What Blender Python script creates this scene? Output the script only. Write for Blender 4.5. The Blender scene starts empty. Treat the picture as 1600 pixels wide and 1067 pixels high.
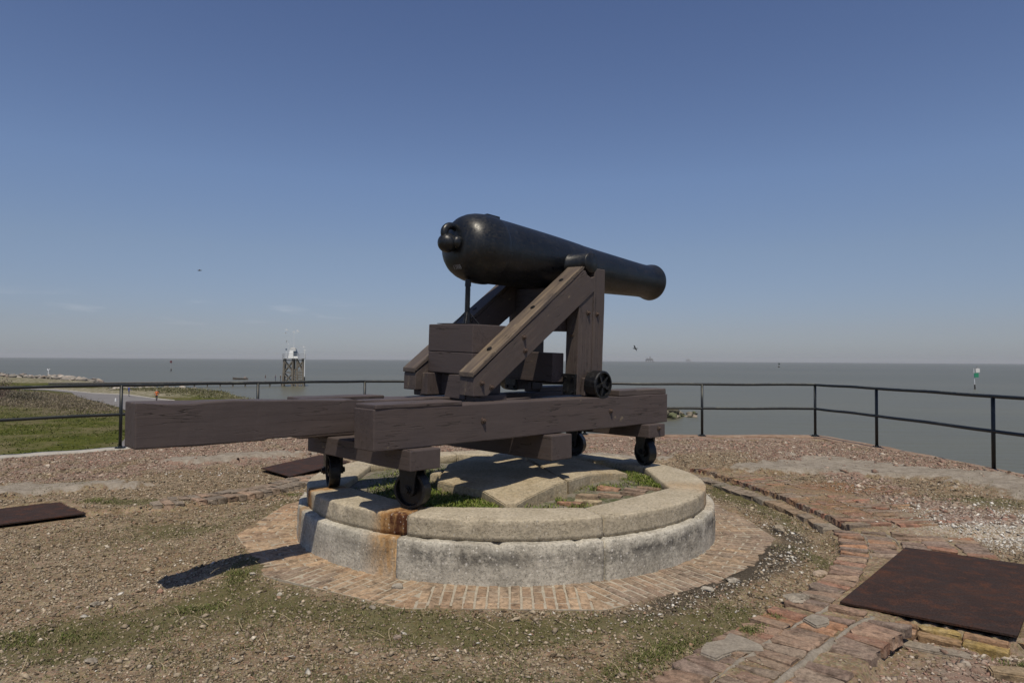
import bpy, bmesh, math, random
import numpy as np
from mathutils import Vector, Matrix, noise as mnoise
R = math.radians
random.seed(7)
rng = np.random.default_rng(7)
scene = bpy.context.scene
col = scene.collection

# ------------------------------------------------------------------ camera
cam_d = bpy.data.cameras.new('camera'); cam = bpy.data.objects.new('camera', cam_d); col.objects.link(cam)
cam_d.lens = 24; cam_d.sensor_width = 36; cam_d.clip_start = 0.05; cam_d.clip_end = 60000
PITCH, ROLL, CAMH = R(1.55), R(0.36), 1.56
fw = Vector((0, math.cos(PITCH), math.sin(PITCH))); up = Vector((0, -math.sin(PITCH), math.cos(PITCH))); rt = Vector((1, 0, 0))
r2 = rt*math.cos(ROLL) + up*math.sin(ROLL); u2 = -rt*math.sin(ROLL) + up*math.cos(ROLL)
m = Matrix.Identity(4)
for i in range(3):
    m[i][0] = r2[i]; m[i][1] = u2[i]; m[i][2] = -fw[i]
m[2][3] = CAMH
cam.matrix_world = m
scene.camera = cam

# ------------------------------------------------------------------ light
SUN = Vector((0.027, -0.474, 1.0)).normalized()
elev = math.asin(SUN.z)
world = bpy.data.worlds.new("World"); scene.world = world; world.use_nodes = True
nt = world.node_tree; nt.nodes.clear()
sky = nt.nodes.new('ShaderNodeTexSky'); sky.sky_type = 'NISHITA'; sky.sun_disc = False
sky.sun_elevation = elev; sky.sun_rotation = math.atan2(SUN.x, SUN.y)
sky.air_density = 1.0; sky.dust_density = 0.4; sky.ozone_density = 2.0; sky.altitude = 0
bg = nt.nodes.new('ShaderNodeBackground'); bg.inputs[1].default_value = 0.12
wo = nt.nodes.new('ShaderNodeOutputWorld')
tintn = nt.nodes.new('ShaderNodeMix'); tintn.data_type = 'RGBA'; tintn.blend_type = 'MULTIPLY'
tintn.inputs[0].default_value = 1.0; pass
nt.links.new(sky.outputs[0], tintn.inputs[6])
# a few faint far clouds just above the horizon
grad = nt.nodes.new('ShaderNodeValToRGB'); ge = grad.color_ramp.elements
gst = [(0.0, (.48, .555, .80)), (.045, (.56, .565, .73)), (.15, (.76, .72, .79)), (.25, (.84, .82, .92)), (.5, (.72, .72, .87)), (1.0, (.70, .71, .86))]
while len(ge) < len(gst): ge.new(.5)
for i_, (p_, c_) in enumerate(gst): ge[i_].position = p_; ge[i_].color = (*c_, 1)
tc = nt.nodes.new('ShaderNodeTexCoord'); mp = nt.nodes.new('ShaderNodeMapping'); mp.inputs['Scale'].default_value = (9, 9, 70)
nz = nt.nodes.new('ShaderNodeTexNoise'); nz.inputs['Scale'].default_value = 1.3; nz.inputs['Detail'].default_value = 5
rp = nt.nodes.new('ShaderNodeMapRange'); rp.inputs[1].default_value = 0.56; rp.inputs[2].default_value = 0.72
sp = nt.nodes.new('ShaderNodeSeparateXYZ')
band = nt.nodes.new('ShaderNodeMapRange'); band.interpolation_type = 'SMOOTHSTEP'
band.inputs[1].default_value = 0.028; band.inputs[2].default_value = 0.0; 
ab = nt.nodes.new('ShaderNodeMath'); ab.operation = 'SUBTRACT'; ab.inputs[1].default_value = 0.062
ab2 = nt.nodes.new('ShaderNodeMath'); ab2.operation = 'ABSOLUTE'
mu = nt.nodes.new('ShaderNodeMath'); mu.operation = 'MULTIPLY'
mu2 = nt.nodes.new('ShaderNodeMath'); mu2.operation = 'MULTIPLY'; mu2.inputs[1].default_value = 0.13
cm = nt.nodes.new('ShaderNodeMix'); cm.data_type = 'RGBA'; cm.inputs[7].default_value = (9.5, 9.2, 9.2, 1)
L = nt.links.new
L(tc.outputs['Generated'], mp.inputs[0]); L(mp.outputs[0], nz.inputs['Vector']); L(nz.outputs[0], rp.inputs[0])
L(tc.outputs['Generated'], sp.inputs[0]); L(sp.outputs[2], grad.inputs[0]); L(grad.outputs[0], tintn.inputs[7]); L(sp.outputs[2], ab.inputs[0]); L(ab.outputs[0], ab2.inputs[0]); L(ab2.outputs[0], band.inputs[0])
xm = nt.nodes.new('ShaderNodeMapRange'); xm.inputs[1].default_value = -.12; xm.inputs[2].default_value = -.30; L(sp.outputs[0], xm.inputs[0]); xq = nt.nodes.new('ShaderNodeMath'); xq.operation = 'MULTIPLY'; L(rp.outputs[0], xq.inputs[0]); L(xm.outputs[0], xq.inputs[1]); L(xq.outputs[0], mu.inputs[0]); L(band.outputs[0], mu.inputs[1]); L(mu.outputs[0], mu2.inputs[0])
L(mu2.outputs[0], cm.inputs[0]); L(tintn.outputs[2], cm.inputs[6]); L(cm.outputs[2], bg.inputs[0]); L(bg.outputs[0], wo.inputs[0])
sl = bpy.data.lights.new('sun', 'SUN'); sl.energy = 4.6; sl.angle = R(0.53); sl.color = (1.0, 0.905, 0.74)
so = bpy.data.objects.new('sun', sl); col.objects.link(so); so.rotation_euler = SUN.to_track_quat('Z', 'Y').to_euler()
so.location = (0, -10, 30)
vs = scene.view_settings; vs.view_transform = 'Standard'; vs.look = 'None'; vs.gamma = 1; vs.exposure = -0.35; vs.use_curve_mapping = False

# ------------------------------------------------------------------ numpy noise
def _h(ix, iy, s):
    n = (ix*374761393 + iy*668265263 + s*1442695041) & 0xffffffff
    n = ((n ^ (n >> 13))*1274126177) & 0xffffffff
    return ((n ^ (n >> 16)) & 0xffff)/65535.0
def vnoise(x, y, s=0):
    x = np.asarray(x, float); y = np.asarray(y, float)
    ix = np.floor(x).astype(np.int64); iy = np.floor(y).astype(np.int64); fx = x-ix; fy = y-iy
    fx = fx*fx*(3-2*fx); fy = fy*fy*(3-2*fy)
    return (_h(ix, iy, s)*(1-fx)+_h(ix+1, iy, s)*fx)*(1-fy) + (_h(ix, iy+1, s)*(1-fx)+_h(ix+1, iy+1, s)*fx)*fy
def fbm(x, y, s=0, o=4):
    t = 0; a = .5
    for k in range(o): t = t + a*vnoise(x*2**k, y*2**k, s+k*17); a *= .5
    return t/(1-.5**o)
def sstep(a, b, x):
    t = np.clip((x-a)/(b-a), 0, 1); return t*t*(3-2*t)

# ------------------------------------------------------------------ materials
class NT:
    def __init__(s, name, rough=.7, spec=.5):
        s.m = bpy.data.materials.new(name); s.m.use_nodes = True; s.t = s.m.node_tree
        s.b = s.t.nodes['Principled BSDF']; s.b.inputs['Roughness'].default_value = rough
        s.b.inputs['Specular IOR Level'].default_value = spec
    def n(s, k, **kw):
        x = s.t.nodes.new(k)
        for a, v in kw.items(): setattr(x, a, v)
        return x
    def l(s, a, b): s.t.links.new(a, b)
    def coord(s, scale=(1, 1, 1), which='Object', rot=(0, 0, 0)):
        c = s.n('ShaderNodeTexCoord'); mpn = s.n('ShaderNodeMapping'); mpn.inputs['Scale'].default_value = scale; mpn.inputs['Rotation'].default_value = rot
        s.l(c.outputs[which], mpn.inputs[0]); return mpn.outputs[0]
    def noise(s, vec, scale, detail=4, rough=.55, dist=0):
        x = s.n('ShaderNodeTexNoise'); x.inputs['Scale'].default_value = scale; x.inputs['Detail'].default_value = detail
        x.inputs['Roughness'].default_value = rough; x.inputs['Distortion'].default_value = dist
        if vec is not None: s.l(vec, x.inputs['Vector'])
        return x.outputs[0]
    def voro(s, vec, scale, feature='F1', out=0):
        x = s.n('ShaderNodeTexVoronoi', feature=feature); x.inputs['Scale'].default_value = scale
        if vec is not None: s.l(vec, x.inputs['Vector'])
        return x.outputs[out]
    def ramp(s, f, stops):
        x = s.n('ShaderNodeValToRGB'); e = x.color_ramp.elements
        while len(e) < len(stops): e.new(.5)
        for i, (p, c) in enumerate(stops):
            e[i].position = p; e[i].color = (c[0], c[1], c[2], 1) if hasattr(c, '__len__') else (c, c, c, 1)
        s.l(f, x.inputs[0]); return x.outputs[0]
    def mix(s, f, a, b, mode='MIX'):
        x = s.n('ShaderNodeMix'); x.data_type = 'RGBA'; x.blend_type = mode
        for v, i in ((f, 0), (a, 6), (b, 7)):
            if hasattr(v, 'links'): s.l(v, x.inputs[i])
            elif i == 0: x.inputs[0].default_value = v
            else: x.inputs[i].default_value = (v[0], v[1], v[2], 1) if hasattr(v, '__len__') else (v, v, v, 1)
        return x.outputs[2]
    def math(s, op, a, b=None, c=None):
        x = s.n('ShaderNodeMath', operation=op)
        for i, v in enumerate((a, b, c)):
            if v is None: continue
            if hasattr(v, 'links'): s.l(v, x.inputs[i])
            else: x.inputs[i].default_value = v
        return x.outputs[0]
    def rng(s, f, a, b, c=0, d=1):
        x = s.n('ShaderNodeMapRange'); s.l(f, x.inputs[0])
        for i, v in enumerate((a, b, c, d)): x.inputs[i+1].default_value = v
        return x.outputs[0]
    def attr(s, name, out=2):
        x = s.n('ShaderNodeAttribute', attribute_name=name); return x.outputs[out]
    def color(s, c):
        if hasattr(c, 'links'): s.l(c, s.b.inputs['Base Color'])
        else: s.b.inputs['Base Color'].default_value = (*c, 1)
    def rough(s, c): s.l(c, s.b.inputs['Roughness'])
    def bump(s, h, dist=.01, strength=1.0):
        x = s.n('ShaderNodeBump'); x.inputs['Distance'].default_value = dist; x.inputs['Strength'].default_value = strength
        if s.b.inputs['Normal'].links: s.l(s.b.inputs['Normal'].links[0].from_socket, x.inputs['Normal'])
        s.l(h, x.inputs['Height']); s.l(x.outputs[0], s.b.inputs['Normal'])

def simple(name, c, rough=.6, metal=0, var=.25, scale=8, bump=0):
    k = NT(name, rough); k.b.inputs['Metallic'].default_value = metal
    n = k.noise(k.coord(), scale, 5)
    k.color(k.mix(1.0, c, k.ramp(n, [(.3, 1-var), (.7, 1+var)]), 'MULTIPLY'))
    if bump: k.bump(n, bump)
    return k.m

def wood_mat(name, base, worn_amt=.0, wear_col=(.30, .22, .14)):
    k = NT(name, .62, .35)
    co = k.coord((1.2, 14, 14)); fine = k.coord((3, 60, 60)); co2 = k.coord((1, 1, 1))
    grain = k.noise(co, 1.5, 6, .6, .1)
    g2 = k.noise(fine, 1.0, 4, .6, .2)
    big = k.noise(co2, 2.2, 4)
    c = k.mix(1.0, base, k.ramp(grain, [(.25, .90), (.5, 1.0), (.75, 1.09)]), 'MULTIPLY')
    c = k.mix(k.rng(big, .35, .7), c, k.mix(1.0, c, (1.12, 1.08, 1.04), 'MULTIPLY'))
    # paint worn off along the grain: shows more on faces that look up
    geo = k.n('ShaderNodeNewGeometry'); sx = k.n('ShaderNodeSeparateXYZ'); k.l(geo.outputs['Normal'], sx.inputs[0])
    wearn = k.math('ADD', k.math('MULTIPLY', grain, .6), k.math('MULTIPLY', big, .4))
    wf = k.math('MULTIPLY', k.rng(wearn, .52-worn_amt*.18, .66-worn_amt*.18), k.rng(sx.outputs[2], .25, .8, .10+worn_amt*.25, .35+worn_amt*.6))
    c = k.mix(wf, c, k.mix(1.0, wear_col, k.ramp(g2, [(.3, .65), (.7, 1.2)]), 'MULTIPLY'))
    pl_ = k.noise(k.coord((2.2, 5, 5)), 2.1, 5, .7)
    c = k.mix(k.math('MULTIPLY', k.rng(pl_, .665, .70), .75), c, k.mix(1.0, (.26, .21, .14), k.ramp(g2, [(.3, .6), (.7, 1.2)]), 'MULTIPLY'))
    # drying cracks along the grain
    cr = k.noise(k.coord((.45, 9, 9)), 2.6, 3, .5, .15)
    crack = k.math('SUBTRACT', 1.0, k.rng(k.math('ABSOLUTE', k.math('SUBTRACT', cr, .5)), 0.0, .010))
    brk = k.rng(k.noise(k.coord((1.2, 3, 3)), 1.7, 2), .46, .58, 0, .85)
    crack = k.math('MULTIPLY', crack, brk)
    c = k.mix(crack, c, (.008, .006, .006))
    k.color(c)
    k.rough(k.rng(grain, .3, .7, .5, .72))
    k.bump(grain, .0022, .7); k.bump(g2, .0012, .7); k.bump(k.noise(k.coord((1.5, 5, 5)), 3, 4), .005, .5); k.bump(k.math('SUBTRACT', 1.0, crack), .005, 1)
    return k.m

M = {}
M['wood'] = wood_mat('painted_brown_timber', (.080, .0635, .060), -.35)
M['wood_worn'] = wood_mat('weathered_brown_timber', (.086, .069, .063), .0, (.26, .20, .14))
M['wood_cap'] = wood_mat('bleached_timber', (.088, .070, .060), .52, (.25, .19, .125))
M['wood_cap_far'] = wood_mat('faded_timber', (.085, .069, .060), .1, (.22, .17, .12))

k = NT('black_gun_paint', .4, .5)
n = k.noise(k.coord(), 5, 6, .6); n2 = k.noise(k.coord(), 45, 4, .65); n3 = k.noise(k.coord((1, 6, 6)), 7, 4)
c = k.mix(k.rng(n, .5, .72), (.0062, .0078, .0095), (.014, .0155, .017))
c = k.mix(k.math('MULTIPLY', k.rng(n2, .58, .72), k.rng(n, .40, .62, 0, .7)), c, (.045, .043, .038))
c = k.mix(k.math('MULTIPLY', k.rng(n3, .54, .72), .5), c, (.040, .030, .020))
n4 = k.noise(k.coord((5, 5, 1.6)), 5, 6, .7); c = k.mix(k.math('MULTIPLY', k.rng(n4, .56, .68), .45), c, (.038, .040, .042))
k.color(c); k.rough(k.rng(n2, .3, .7, .24, .55)); k.bump(n, .006, .4); k.bump(n2, .0015, .6); k.bump(k.noise(k.coord(), 18, 4, .7), .002, .4); M['gun'] = k.m

k = NT('black_iron', .42, .5)
n = k.noise(k.coord(), 30, 5, .7)
c = k.mix(k.rng(n, .55, .75), (.007, .007, .008), (.045, .042, .04)); k.color(c); k.bump(n, .004, .8); k.rough(k.rng(n, .3, .7, .25, .6)); M['iron'] = k.m

k = NT('railing_paint', .45, .5)
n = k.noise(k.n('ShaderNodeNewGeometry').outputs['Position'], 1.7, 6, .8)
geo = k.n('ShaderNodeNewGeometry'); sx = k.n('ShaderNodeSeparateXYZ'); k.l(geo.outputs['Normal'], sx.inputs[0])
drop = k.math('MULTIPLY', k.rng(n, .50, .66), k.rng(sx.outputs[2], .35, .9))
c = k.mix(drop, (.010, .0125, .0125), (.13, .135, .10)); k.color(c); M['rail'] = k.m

k = NT('rusted_bolt', .8)
n = k.noise(k.coord(), 60, 4); k.color(k.mix(k.rng(n, .4, .65), (.055, .043, .038), (.13, .07, .04))); M['bolt'] = k.m

k = NT('rusty_steel', .8, .2)
n = k.noise(k.coord((1, 1, 1)), 2.2, 6, .6); st = k.noise(k.coord((2, 14, 1), rot=(0, 0, .9)), 2, 4); f = k.noise(k.coord(), 90, 4, .7); vt = k.voro(k.coord(), 55)
c = k.ramp(n, [(.30, (.040, .026, .022)), (.55, (.060, .034, .026)), (.72, (.10, .045, .026)), (.85, (.17, .065, .027))])
c = k.mix(k.math('MULTIPLY', k.rng(st, .42, .62), .6), c, (.050, .040, .038)); sp2 = k.noise(k.coord((1, 1, 1)), 7, 5, .7); c = k.mix(k.rng(sp2, .50, .70, 0, .85), c, (.125, .050, .026))
c = k.mix(1.0, c, k.ramp(f, [(.3, .40), (.7, 1.35)]), 'MULTIPLY'); c = k.mix(1.0, c, (.85, .82, .78), 'MULTIPLY'); k.color(c); k.bump(f, .004, .9); k.bump(vt, .002, .5); M['rust'] = k.m

# brick: colour per object x colour attribute
k = NT('old_brick', .9, .25)
oi = k.n('ShaderNodeObjectInfo'); at = k.attr('tint', 0)
co = k.coord(which='Object')
gpos = k.n('ShaderNodeNewGeometry').outputs['Position']
n = k.noise(gpos, 14, 6, .65); n2 = k.noise(gpos, 70, 4, .7); big = k.noise(gpos, 2.1, 4)
c = k.mix(1.0, oi.outputs['Color'], at, 'MULTIPLY')
c = k.mix(1.0, c, k.ramp(n, [(.25, .55), (.5, 1.0), (.75, 1.35)]), 'MULTIPLY'); gm = k.n('ShaderNodeSeparateXYZ'); k.l(gpos, gm.inputs[0])
c = k.mix(k.math('MULTIPLY', k.rng(k.math('ADD', k.math('MULTIPLY', big, .5), k.math('MULTIPLY', n, .5)), .46, .60), .55), c, (.20, .165, .125))
c = k.mix(k.rng(n2, .60, .72), c, k.mix(.5, c, (.36, .32, .26))); nf = k.noise(gpos, 32, 5, .8); c = k.mix(1.0, c, k.ramp(nf, [(.32, .50), (.5, 1.0), (.68, 1.45)]), 'MULTIPLY'); k.bump(nf, .004, .8)
c = k.mix(k.math('MULTIPLY', k.rng(k.noise(gpos, 9, 5, .7), .54, .64), .65), c, (.070, .052, .036))
k.color(c); k.bump(n, .009, .9); k.bump(n2, .003, .8); M['brick'] = k.m

k = NT('lime_mortar', .95, .2)
n = k.noise(gpos if False else k.coord(), 22, 6, .7); k.color(k.ramp(n, [(.3, (.27, .235, .18)), (.7, (.48, .43, .34))])); k.bump(n, .004, .8); M['mortar'] = k.m

def stone_mat(name, c0, c1, speck, dark):
    k = NT(name, .9, .25)
    g = k.n('ShaderNodeNewGeometry').outputs['Position']
    n = k.noise(g, 4, 6, .62); f = k.noise(g, 38, 5, .7); v = k.voro(g, 44); vc = k.voro(g, 44, out=1); pit = k.noise(g, 85, 3, .6)
    c = k.ramp(n, [(.3, c0), (.68, c1)])
    c = k.mix(1.0, c, k.ramp(f, [(.28, .55), (.5, 1.0), (.75, 1.3)]), 'MULTIPLY')
    sv = k.n('ShaderNodeSeparateColor'); k.l(vc, sv.inputs[0])
    sm = k.math('MULTIPLY', k.rng(k.math('ADD', v, k.math('MULTIPLY', f, .35)), .52, .40), k.rng(k.math('ADD', sv.outputs[0], k.math('MULTIPLY', k.noise(g, 3, 3), .5)), .98, 1.08))
    zz = k.attr('exposed', 2)
    c = k.mix(k.math('MULTIPLY', sm, speck), c, (.62, .58, .50))
    c = k.mix(k.math('MULTIPLY', zz, k.rng(k.noise(g, 6, 7, .8), .42, .56, 0, dark)), c, (.060, .057, .052))
    c = k.mix(k.math('MULTIPLY', k.math('MULTIPLY', zz, sm), .9), c, (.66, .63, .58))
    ru = k.attr('rust', 2)
    mps = k.n('ShaderNodeMapping'); mps.inputs['Scale'].default_value = (1, 1, .16); k.l(g, mps.inputs[0]); rn = k.math('MULTIPLY', ru, k.math('MULTIPLY', k.rng(f, .2, .6, .55, 1.1), k.rng(k.noise(mps.outputs[0], 24, 4, .6), .3, .6, .55, 1.15)))
    c = k.mix(k.rng(rn, .02, .45), c, k.mix(1.0, c, (1.0, .66, .36), 'MULTIPLY'))
    c = k.mix(k.rng(rn, .40, .95), c, (.080, .030, .014))
    c = k.mix(k.math('MULTIPLY', k.math('MULTIPLY', ru, sm), .8), c, (.5, .42, .34))
    k.color(c); k.bump(f, .006, .7); k.bump(v, .003, .6); k.bump(k.rng(pit, .60, .68), -.005, .9)
    return k.m
M['coping'] = stone_mat('tabby_coping', (.35, .30, .215), (.47, .41, .31), .4, .40)
M['base'] = stone_mat('weathered_concrete', (.30, .275, .225), (.56, .525, .445), .9, .92)
M['slab'] = stone_mat('ochre_slab', (.33, .275, .18), (.46, .40, .29), .2, .35)

k = NT('chips', .9, .15); g = k.n('ShaderNodeNewGeometry').outputs['Position']
k.color(k.mix(1.0, k.attr('tint', 0), k.ramp(k.noise(g, 90, 3), [(.3, .75), (.7, 1.2)]), 'MULTIPLY')); M['chips'] = k.m
k = NT('leaf', .7, .3); k.color(k.attr('tint', 0)); k.b.inputs['Subsurface Weight'].default_value = 0; M['leaf'] = k.m

# ground
k = NT('platform_ground', .95, .1)
g = k.n('ShaderNodeNewGeometry').outputs['Position']
n1 = k.noise(g, 1.6, 5, .6); n2 = k.noise(g, 9, 6, .7); n3 = k.noise(g, 60, 5, .75); v = k.voro(g, 70); vc = k.voro(g, 70, out=1); v2 = k.voro(g, 26); vc2 = k.voro(g, 26, out=1)
def jit(a, lo=.35, hi=.65, w=.5): return k.rng(k.math('ADD', a, k.math('MULTIPLY', k.math('SUBTRACT', n2, .5), w*2)), lo, hi)
soil = k.ramp(n2, [(.28, (.12, .088, .056)), (.5, (.22, .168, .112)), (.72, (.32, .255, .18))])
soil = k.mix(k.rng(n1, .42, .62), soil, k.mix(1.0, soil, (.85, .82, .76), 'MULTIPLY'))
hs = k.n('ShaderNodeHueSaturation'); hs.inputs['Saturation'].default_value = .25; hs.inputs['Value'].default_value = 1.0; k.l(vc, hs.inputs['Color'])
soil = k.mix(.45, soil, k.mix(1.0, soil, k.mix(1.0, hs.outputs[0], 2.0, 'MULTIPLY'), 'MULTIPLY'))
cr_ = k.rng(n2, .40, .60); rub = k.ramp(n3, [(.3, (.15, .095, .072)), (.5, (.26, .175, .135)), (.7, (.36, .27, .21))])
rub = k.mix(k.rng(n2, .45, .62), rub, k.ramp(n3, [(.3, (.15, .12, .095)), (.7, (.33, .28, .22))]))
mor = k.ramp(k.math('ADD', k.math('MULTIPLY', n2, .6), k.math('MULTIPLY', n3, .4)), [(.35, (.16, .135, .105)), (.5, (.27, .235, .19)), (.66, (.40, .355, .295))])
mossc = k.ramp(n3, [(.3, (.045, .05, .018)), (.7, (.12, .12, .045))])
darkc = k.ramp(n3, [(.3, (.038, .031, .022)), (.5, (.075, .062, .046)), (.7, (.15, .125, .095))])
brk_ = k.ramp(n2, [(.3, (.15, .085, .05)), (.6, (.27, .16, .09)), (.8, (.33, .22, .13))])
c = k.mix(jit(k.attr('rubble')), soil, rub)
c = k.mix(jit(k.attr('orange')), c, brk_)
c = k.mix(k.rng(k.math('ADD', k.attr('moss'), k.math('MULTIPLY', k.math('SUBTRACT', k.noise(g, 22, 6, .8), .5), 1.8)), .42, .62), c, k.mix(.70, c, mossc))
c = k.mix(jit(k.attr('dark')), c, darkc)
c = k.mix(jit(k.attr('mortar'), .42, .58, .55), c, mor)
c = k.mix(k.math('MULTIPLY', k.attr('shell'), k.rng(n3, .45, .6)), c, (.5, .47, .42))
k.color(c); k.bump(n2, .03, .6); k.bump(n3, .008, .9); k.bump(v, .006, .6)
M['ground'] = k.m

# ------------------------------------------------------------------ mesh helpers
def link(o, parent=None):
    col.objects.link(o)
    if parent is not None: o.parent = parent
    return o
def mesh_from(name, verts, faces, mat=None, parent=None, smooth=False, loc=(0, 0, 0), rot=(0, 0, 0), mats=None):
    me = bpy.data.meshes.new(name); me.from_pydata([tuple(v) for v in verts], [], faces); me.update()
    if mat: me.materials.append(mat)
    if smooth: me.polygons.foreach_set('use_smooth', [True]*len(me.polygons))
    o = bpy.data.objects.new(name, me); o.location = loc; o.rotation_euler = rot
    return link(o, parent)
def bm_obj(name, bm, mat, parent=None, smooth=False, loc=(0, 0, 0), rot=(0, 0, 0)):
    me = bpy.data.meshes.new(name); bm.normal_update(); bm.to_mesh(me); bm.free(); me.materials.append(mat)
    if smooth: me.polygons.foreach_set('use_smooth', [True]*len(me.polygons))
    o = bpy.data.objects.new(name, me); o.location = loc; o.rotation_euler = rot
    return link(o, parent)
def white_tint(me):
    if 'tint' not in me.attributes:
        a = me.attributes.new('tint', 'FLOAT_COLOR', 'POINT'); a.data.foreach_set('color', np.ones(len(me.vertices)*4, np.float32))
def fast_mesh(name, V, F, mat, tint=None, parent=None, smooth=False, kind=None):
    """V (n,3), F (m,k) numpy"""
    me = bpy.data.meshes.new(name); n = len(V); mm, kk = F.shape
    me.vertices.add(n); me.vertices.foreach_set('co', np.asarray(V, np.float32).ravel())
    me.loops.add(mm*kk); me.loops.foreach_set('vertex_index', F.astype(np.int32).ravel())
    me.polygons.add(mm); me.polygons.foreach_set('loop_start', np.arange(0, mm*kk, kk, dtype=np.int32))
    me.polygons.foreach_set('loop_total', np.full(mm, kk, np.int32))
    if smooth: me.polygons.foreach_set('use_smooth', np.ones(mm, bool))
    me.update(calc_edges=True); me.materials.append(mat)
    if tint is not None:
        a = me.attributes.new('tint', 'FLOAT_COLOR', 'POINT'); t = np.ones((n, 4), np.float32); t[:, :3] = tint
        a.data.foreach_set('color', t.ravel())
    o = bpy.data.objects.new(name, me); link(o, parent)
    if kind: o['kind'] = kind
    return o
def empty(name, label=None, cat=None, loc=(0, 0, 0), rot=(0, 0, 0), group=None, kind=None):
    o = bpy.data.objects.new(name, None); o.empty_display_size = .2; o.location = loc; o.rotation_euler = rot; link(o)
    return tag(o, label, cat, group, kind)
def tag(o, label=None, cat=None, group=None, kind=None):
    if label: o['label'] = label
    if cat: o['category'] = cat
    if group: o['group'] = group
    if kind: o['kind'] = kind
    return o
def bm_box(bm, sx, sy, sz, c=(0, 0, 0), rot=None, bevel=0):
    r = bmesh.ops.create_cube(bm, size=1)
    vs_ = r['verts']
    mt = Matrix.Translation(c) @ (rot.to_4x4() if rot else Matrix.Identity(4)) @ Matrix.Diagonal((sx, sy, sz, 1))
    bmesh.ops.transform(bm, matrix=mt, verts=vs_)
    if bevel:
        es = list({e for v in vs_ for e in v.link_edges})
        bmesh.ops.bevel(bm, geom=es, offset=bevel, segments=2, affect='EDGES', profile=.6)
    return vs_
def bm_cyl(bm, p0, p1, r0, r1=None, seg=12, caps=True):
    p0 = Vector(p0); p1 = Vector(p1); d = p1-p0
    r = bmesh.ops.create_cone(bm, cap_ends=caps, segments=seg, radius1=r0, radius2=r0 if r1 is None else r1, depth=d.length)
    q = Vector((0, 0, 1)).rotation_difference(d.normalized())
    bmesh.ops.transform(bm, matrix=Matrix.Translation((p0+p1)/2) @ q.to_matrix().to_4x4(), verts=r['verts'])
    return r['verts']
def bm_lathe(bm, prof, seg=48, axis='X'):
    """prof: (x, r) along +X"""
    rings = []
    for (x, r) in prof:
        if r < 1e-5: rings.append([bm.verts.new((x, 0, 0))])
        else: rings.append([bm.verts.new((x, r*math.cos(2*math.pi*i/seg), r*math.sin(2*math.pi*i/seg))) for i in range(seg)])
    for a, b in zip(rings[:-1], rings[1:]):
        for i in range(seg):
            j = (i+1) % seg
            if len(a) == 1 and len(b) == 1: continue
            if len(a) == 1: bm.faces.new((a[0], b[i], b[j]))
            elif len(b) == 1: bm.faces.new((a[i], b[0], a[j]))
            else: bm.faces.new((a[i], b[i], b[j], a[j]))
    bmesh.ops.recalc_face_normals(bm, faces=bm.faces)
def bm_torus(bm, c, rM, rm, rot=None, segM=24, segm=10, arc=(0, 2*math.pi)):
    closed = abs(arc[1]-arc[0]-2*math.pi) < 1e-4; nM = segM if closed else segM+1
    rings = []
    for i in range(nM):
        a = arc[0]+(arc[1]-arc[0])*i/segM; ring = []
        for j in range(segm):
            b = 2*math.pi*j/segm; p = Vector(((rM+rm*math.cos(b))*math.cos(a), (rM+rm*math.cos(b))*math.sin(a), rm*math.sin(b)))
            if rot: p = rot @ p
            ring.append(bm.verts.new(p+Vector(c)))
        rings.append(ring)
    for i in range(segM):
        A = rings[i]; B = rings[(i+1) % nM]
        for j in range(segm): bm.faces.new((A[j], B[j], B[(j+1) % segm], A[(j+1) % segm]))
    bmesh.ops.recalc_face_normals(bm, faces=bm.faces)
def prism(poly, y0, y1, cut=.06, bevel=.008, wob=.003, seed=0):
    """polygon in XZ extruded along Y, sliced along X so the timber can be made uneven"""
    bm = bmesh.new()
    a = [bm.verts.new((x, y0, z)) for x, z in poly]; b = [bm.verts.new((x, y1, z)) for x, z in poly]
    n = len(poly); bm.faces.new(a); bm.faces.new(b[::-1])
    for i in range(n): bm.faces.new((a[i], b[i], b[(i+1) % n], a[(i+1) % n]))
    bmesh.ops.recalc_face_normals(bm, faces=bm.faces)
    if bevel: bmesh.ops.bevel(bm, geom=list(bm.edges), offset=bevel, segments=2, affect='EDGES', profile=.55, clamp_overlap=True)
    x0 = min(v.co.x for v in bm.verts); x1 = max(v.co.x for v in bm.verts)
    for i in range(1, int((x1-x0)/cut)):
        bmesh.ops.bisect_plane(bm, geom=list(bm.verts)+list(bm.edges)+list(bm.faces), plane_co=(x0+i*cut+.013*math.sin(i*7.), 0, 0), plane_no=(1, 0, 0))
    bm.normal_update()
    for v in bm.verts:
        q = Vector((v.co.x*3.1+seed, v.co.y*9, v.co.z*9))
        v.co += v.normal*(mnoise.noise(q)*wob + mnoise.noise(q*4)*wob*.5)
    return bm
class Frame:  # local frame of the gun: x = u (towards muzzle), y = -v, z
    pass
A = R(46); CX, CY = -.04, 6.5
UX = Vector((math.sin(A), math.cos(A), 0)); VX = Vector((math.cos(A), -math.sin(A), 0))
GROT = R(44)
def timber(name, parent, c, size, rot=(0, 0, 0), mat='wood', seed=0, bevel=.009, wob=.003):
    """c=(u,v,w) centre, size along grain / across / high; local X is the grain"""
    sx, sy, sz = size
    bm = prism([(-sx/2, -sz/2), (sx/2, -sz/2), (sx/2, sz/2), (-sx/2, sz/2)], -sy/2, sy/2, bevel=bevel, wob=wob, seed=seed+random.random()*50)
    return bm_obj(name, bm, M[mat], parent, True if False else False, (c[0], -c[1], c[2]), rot)

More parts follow.
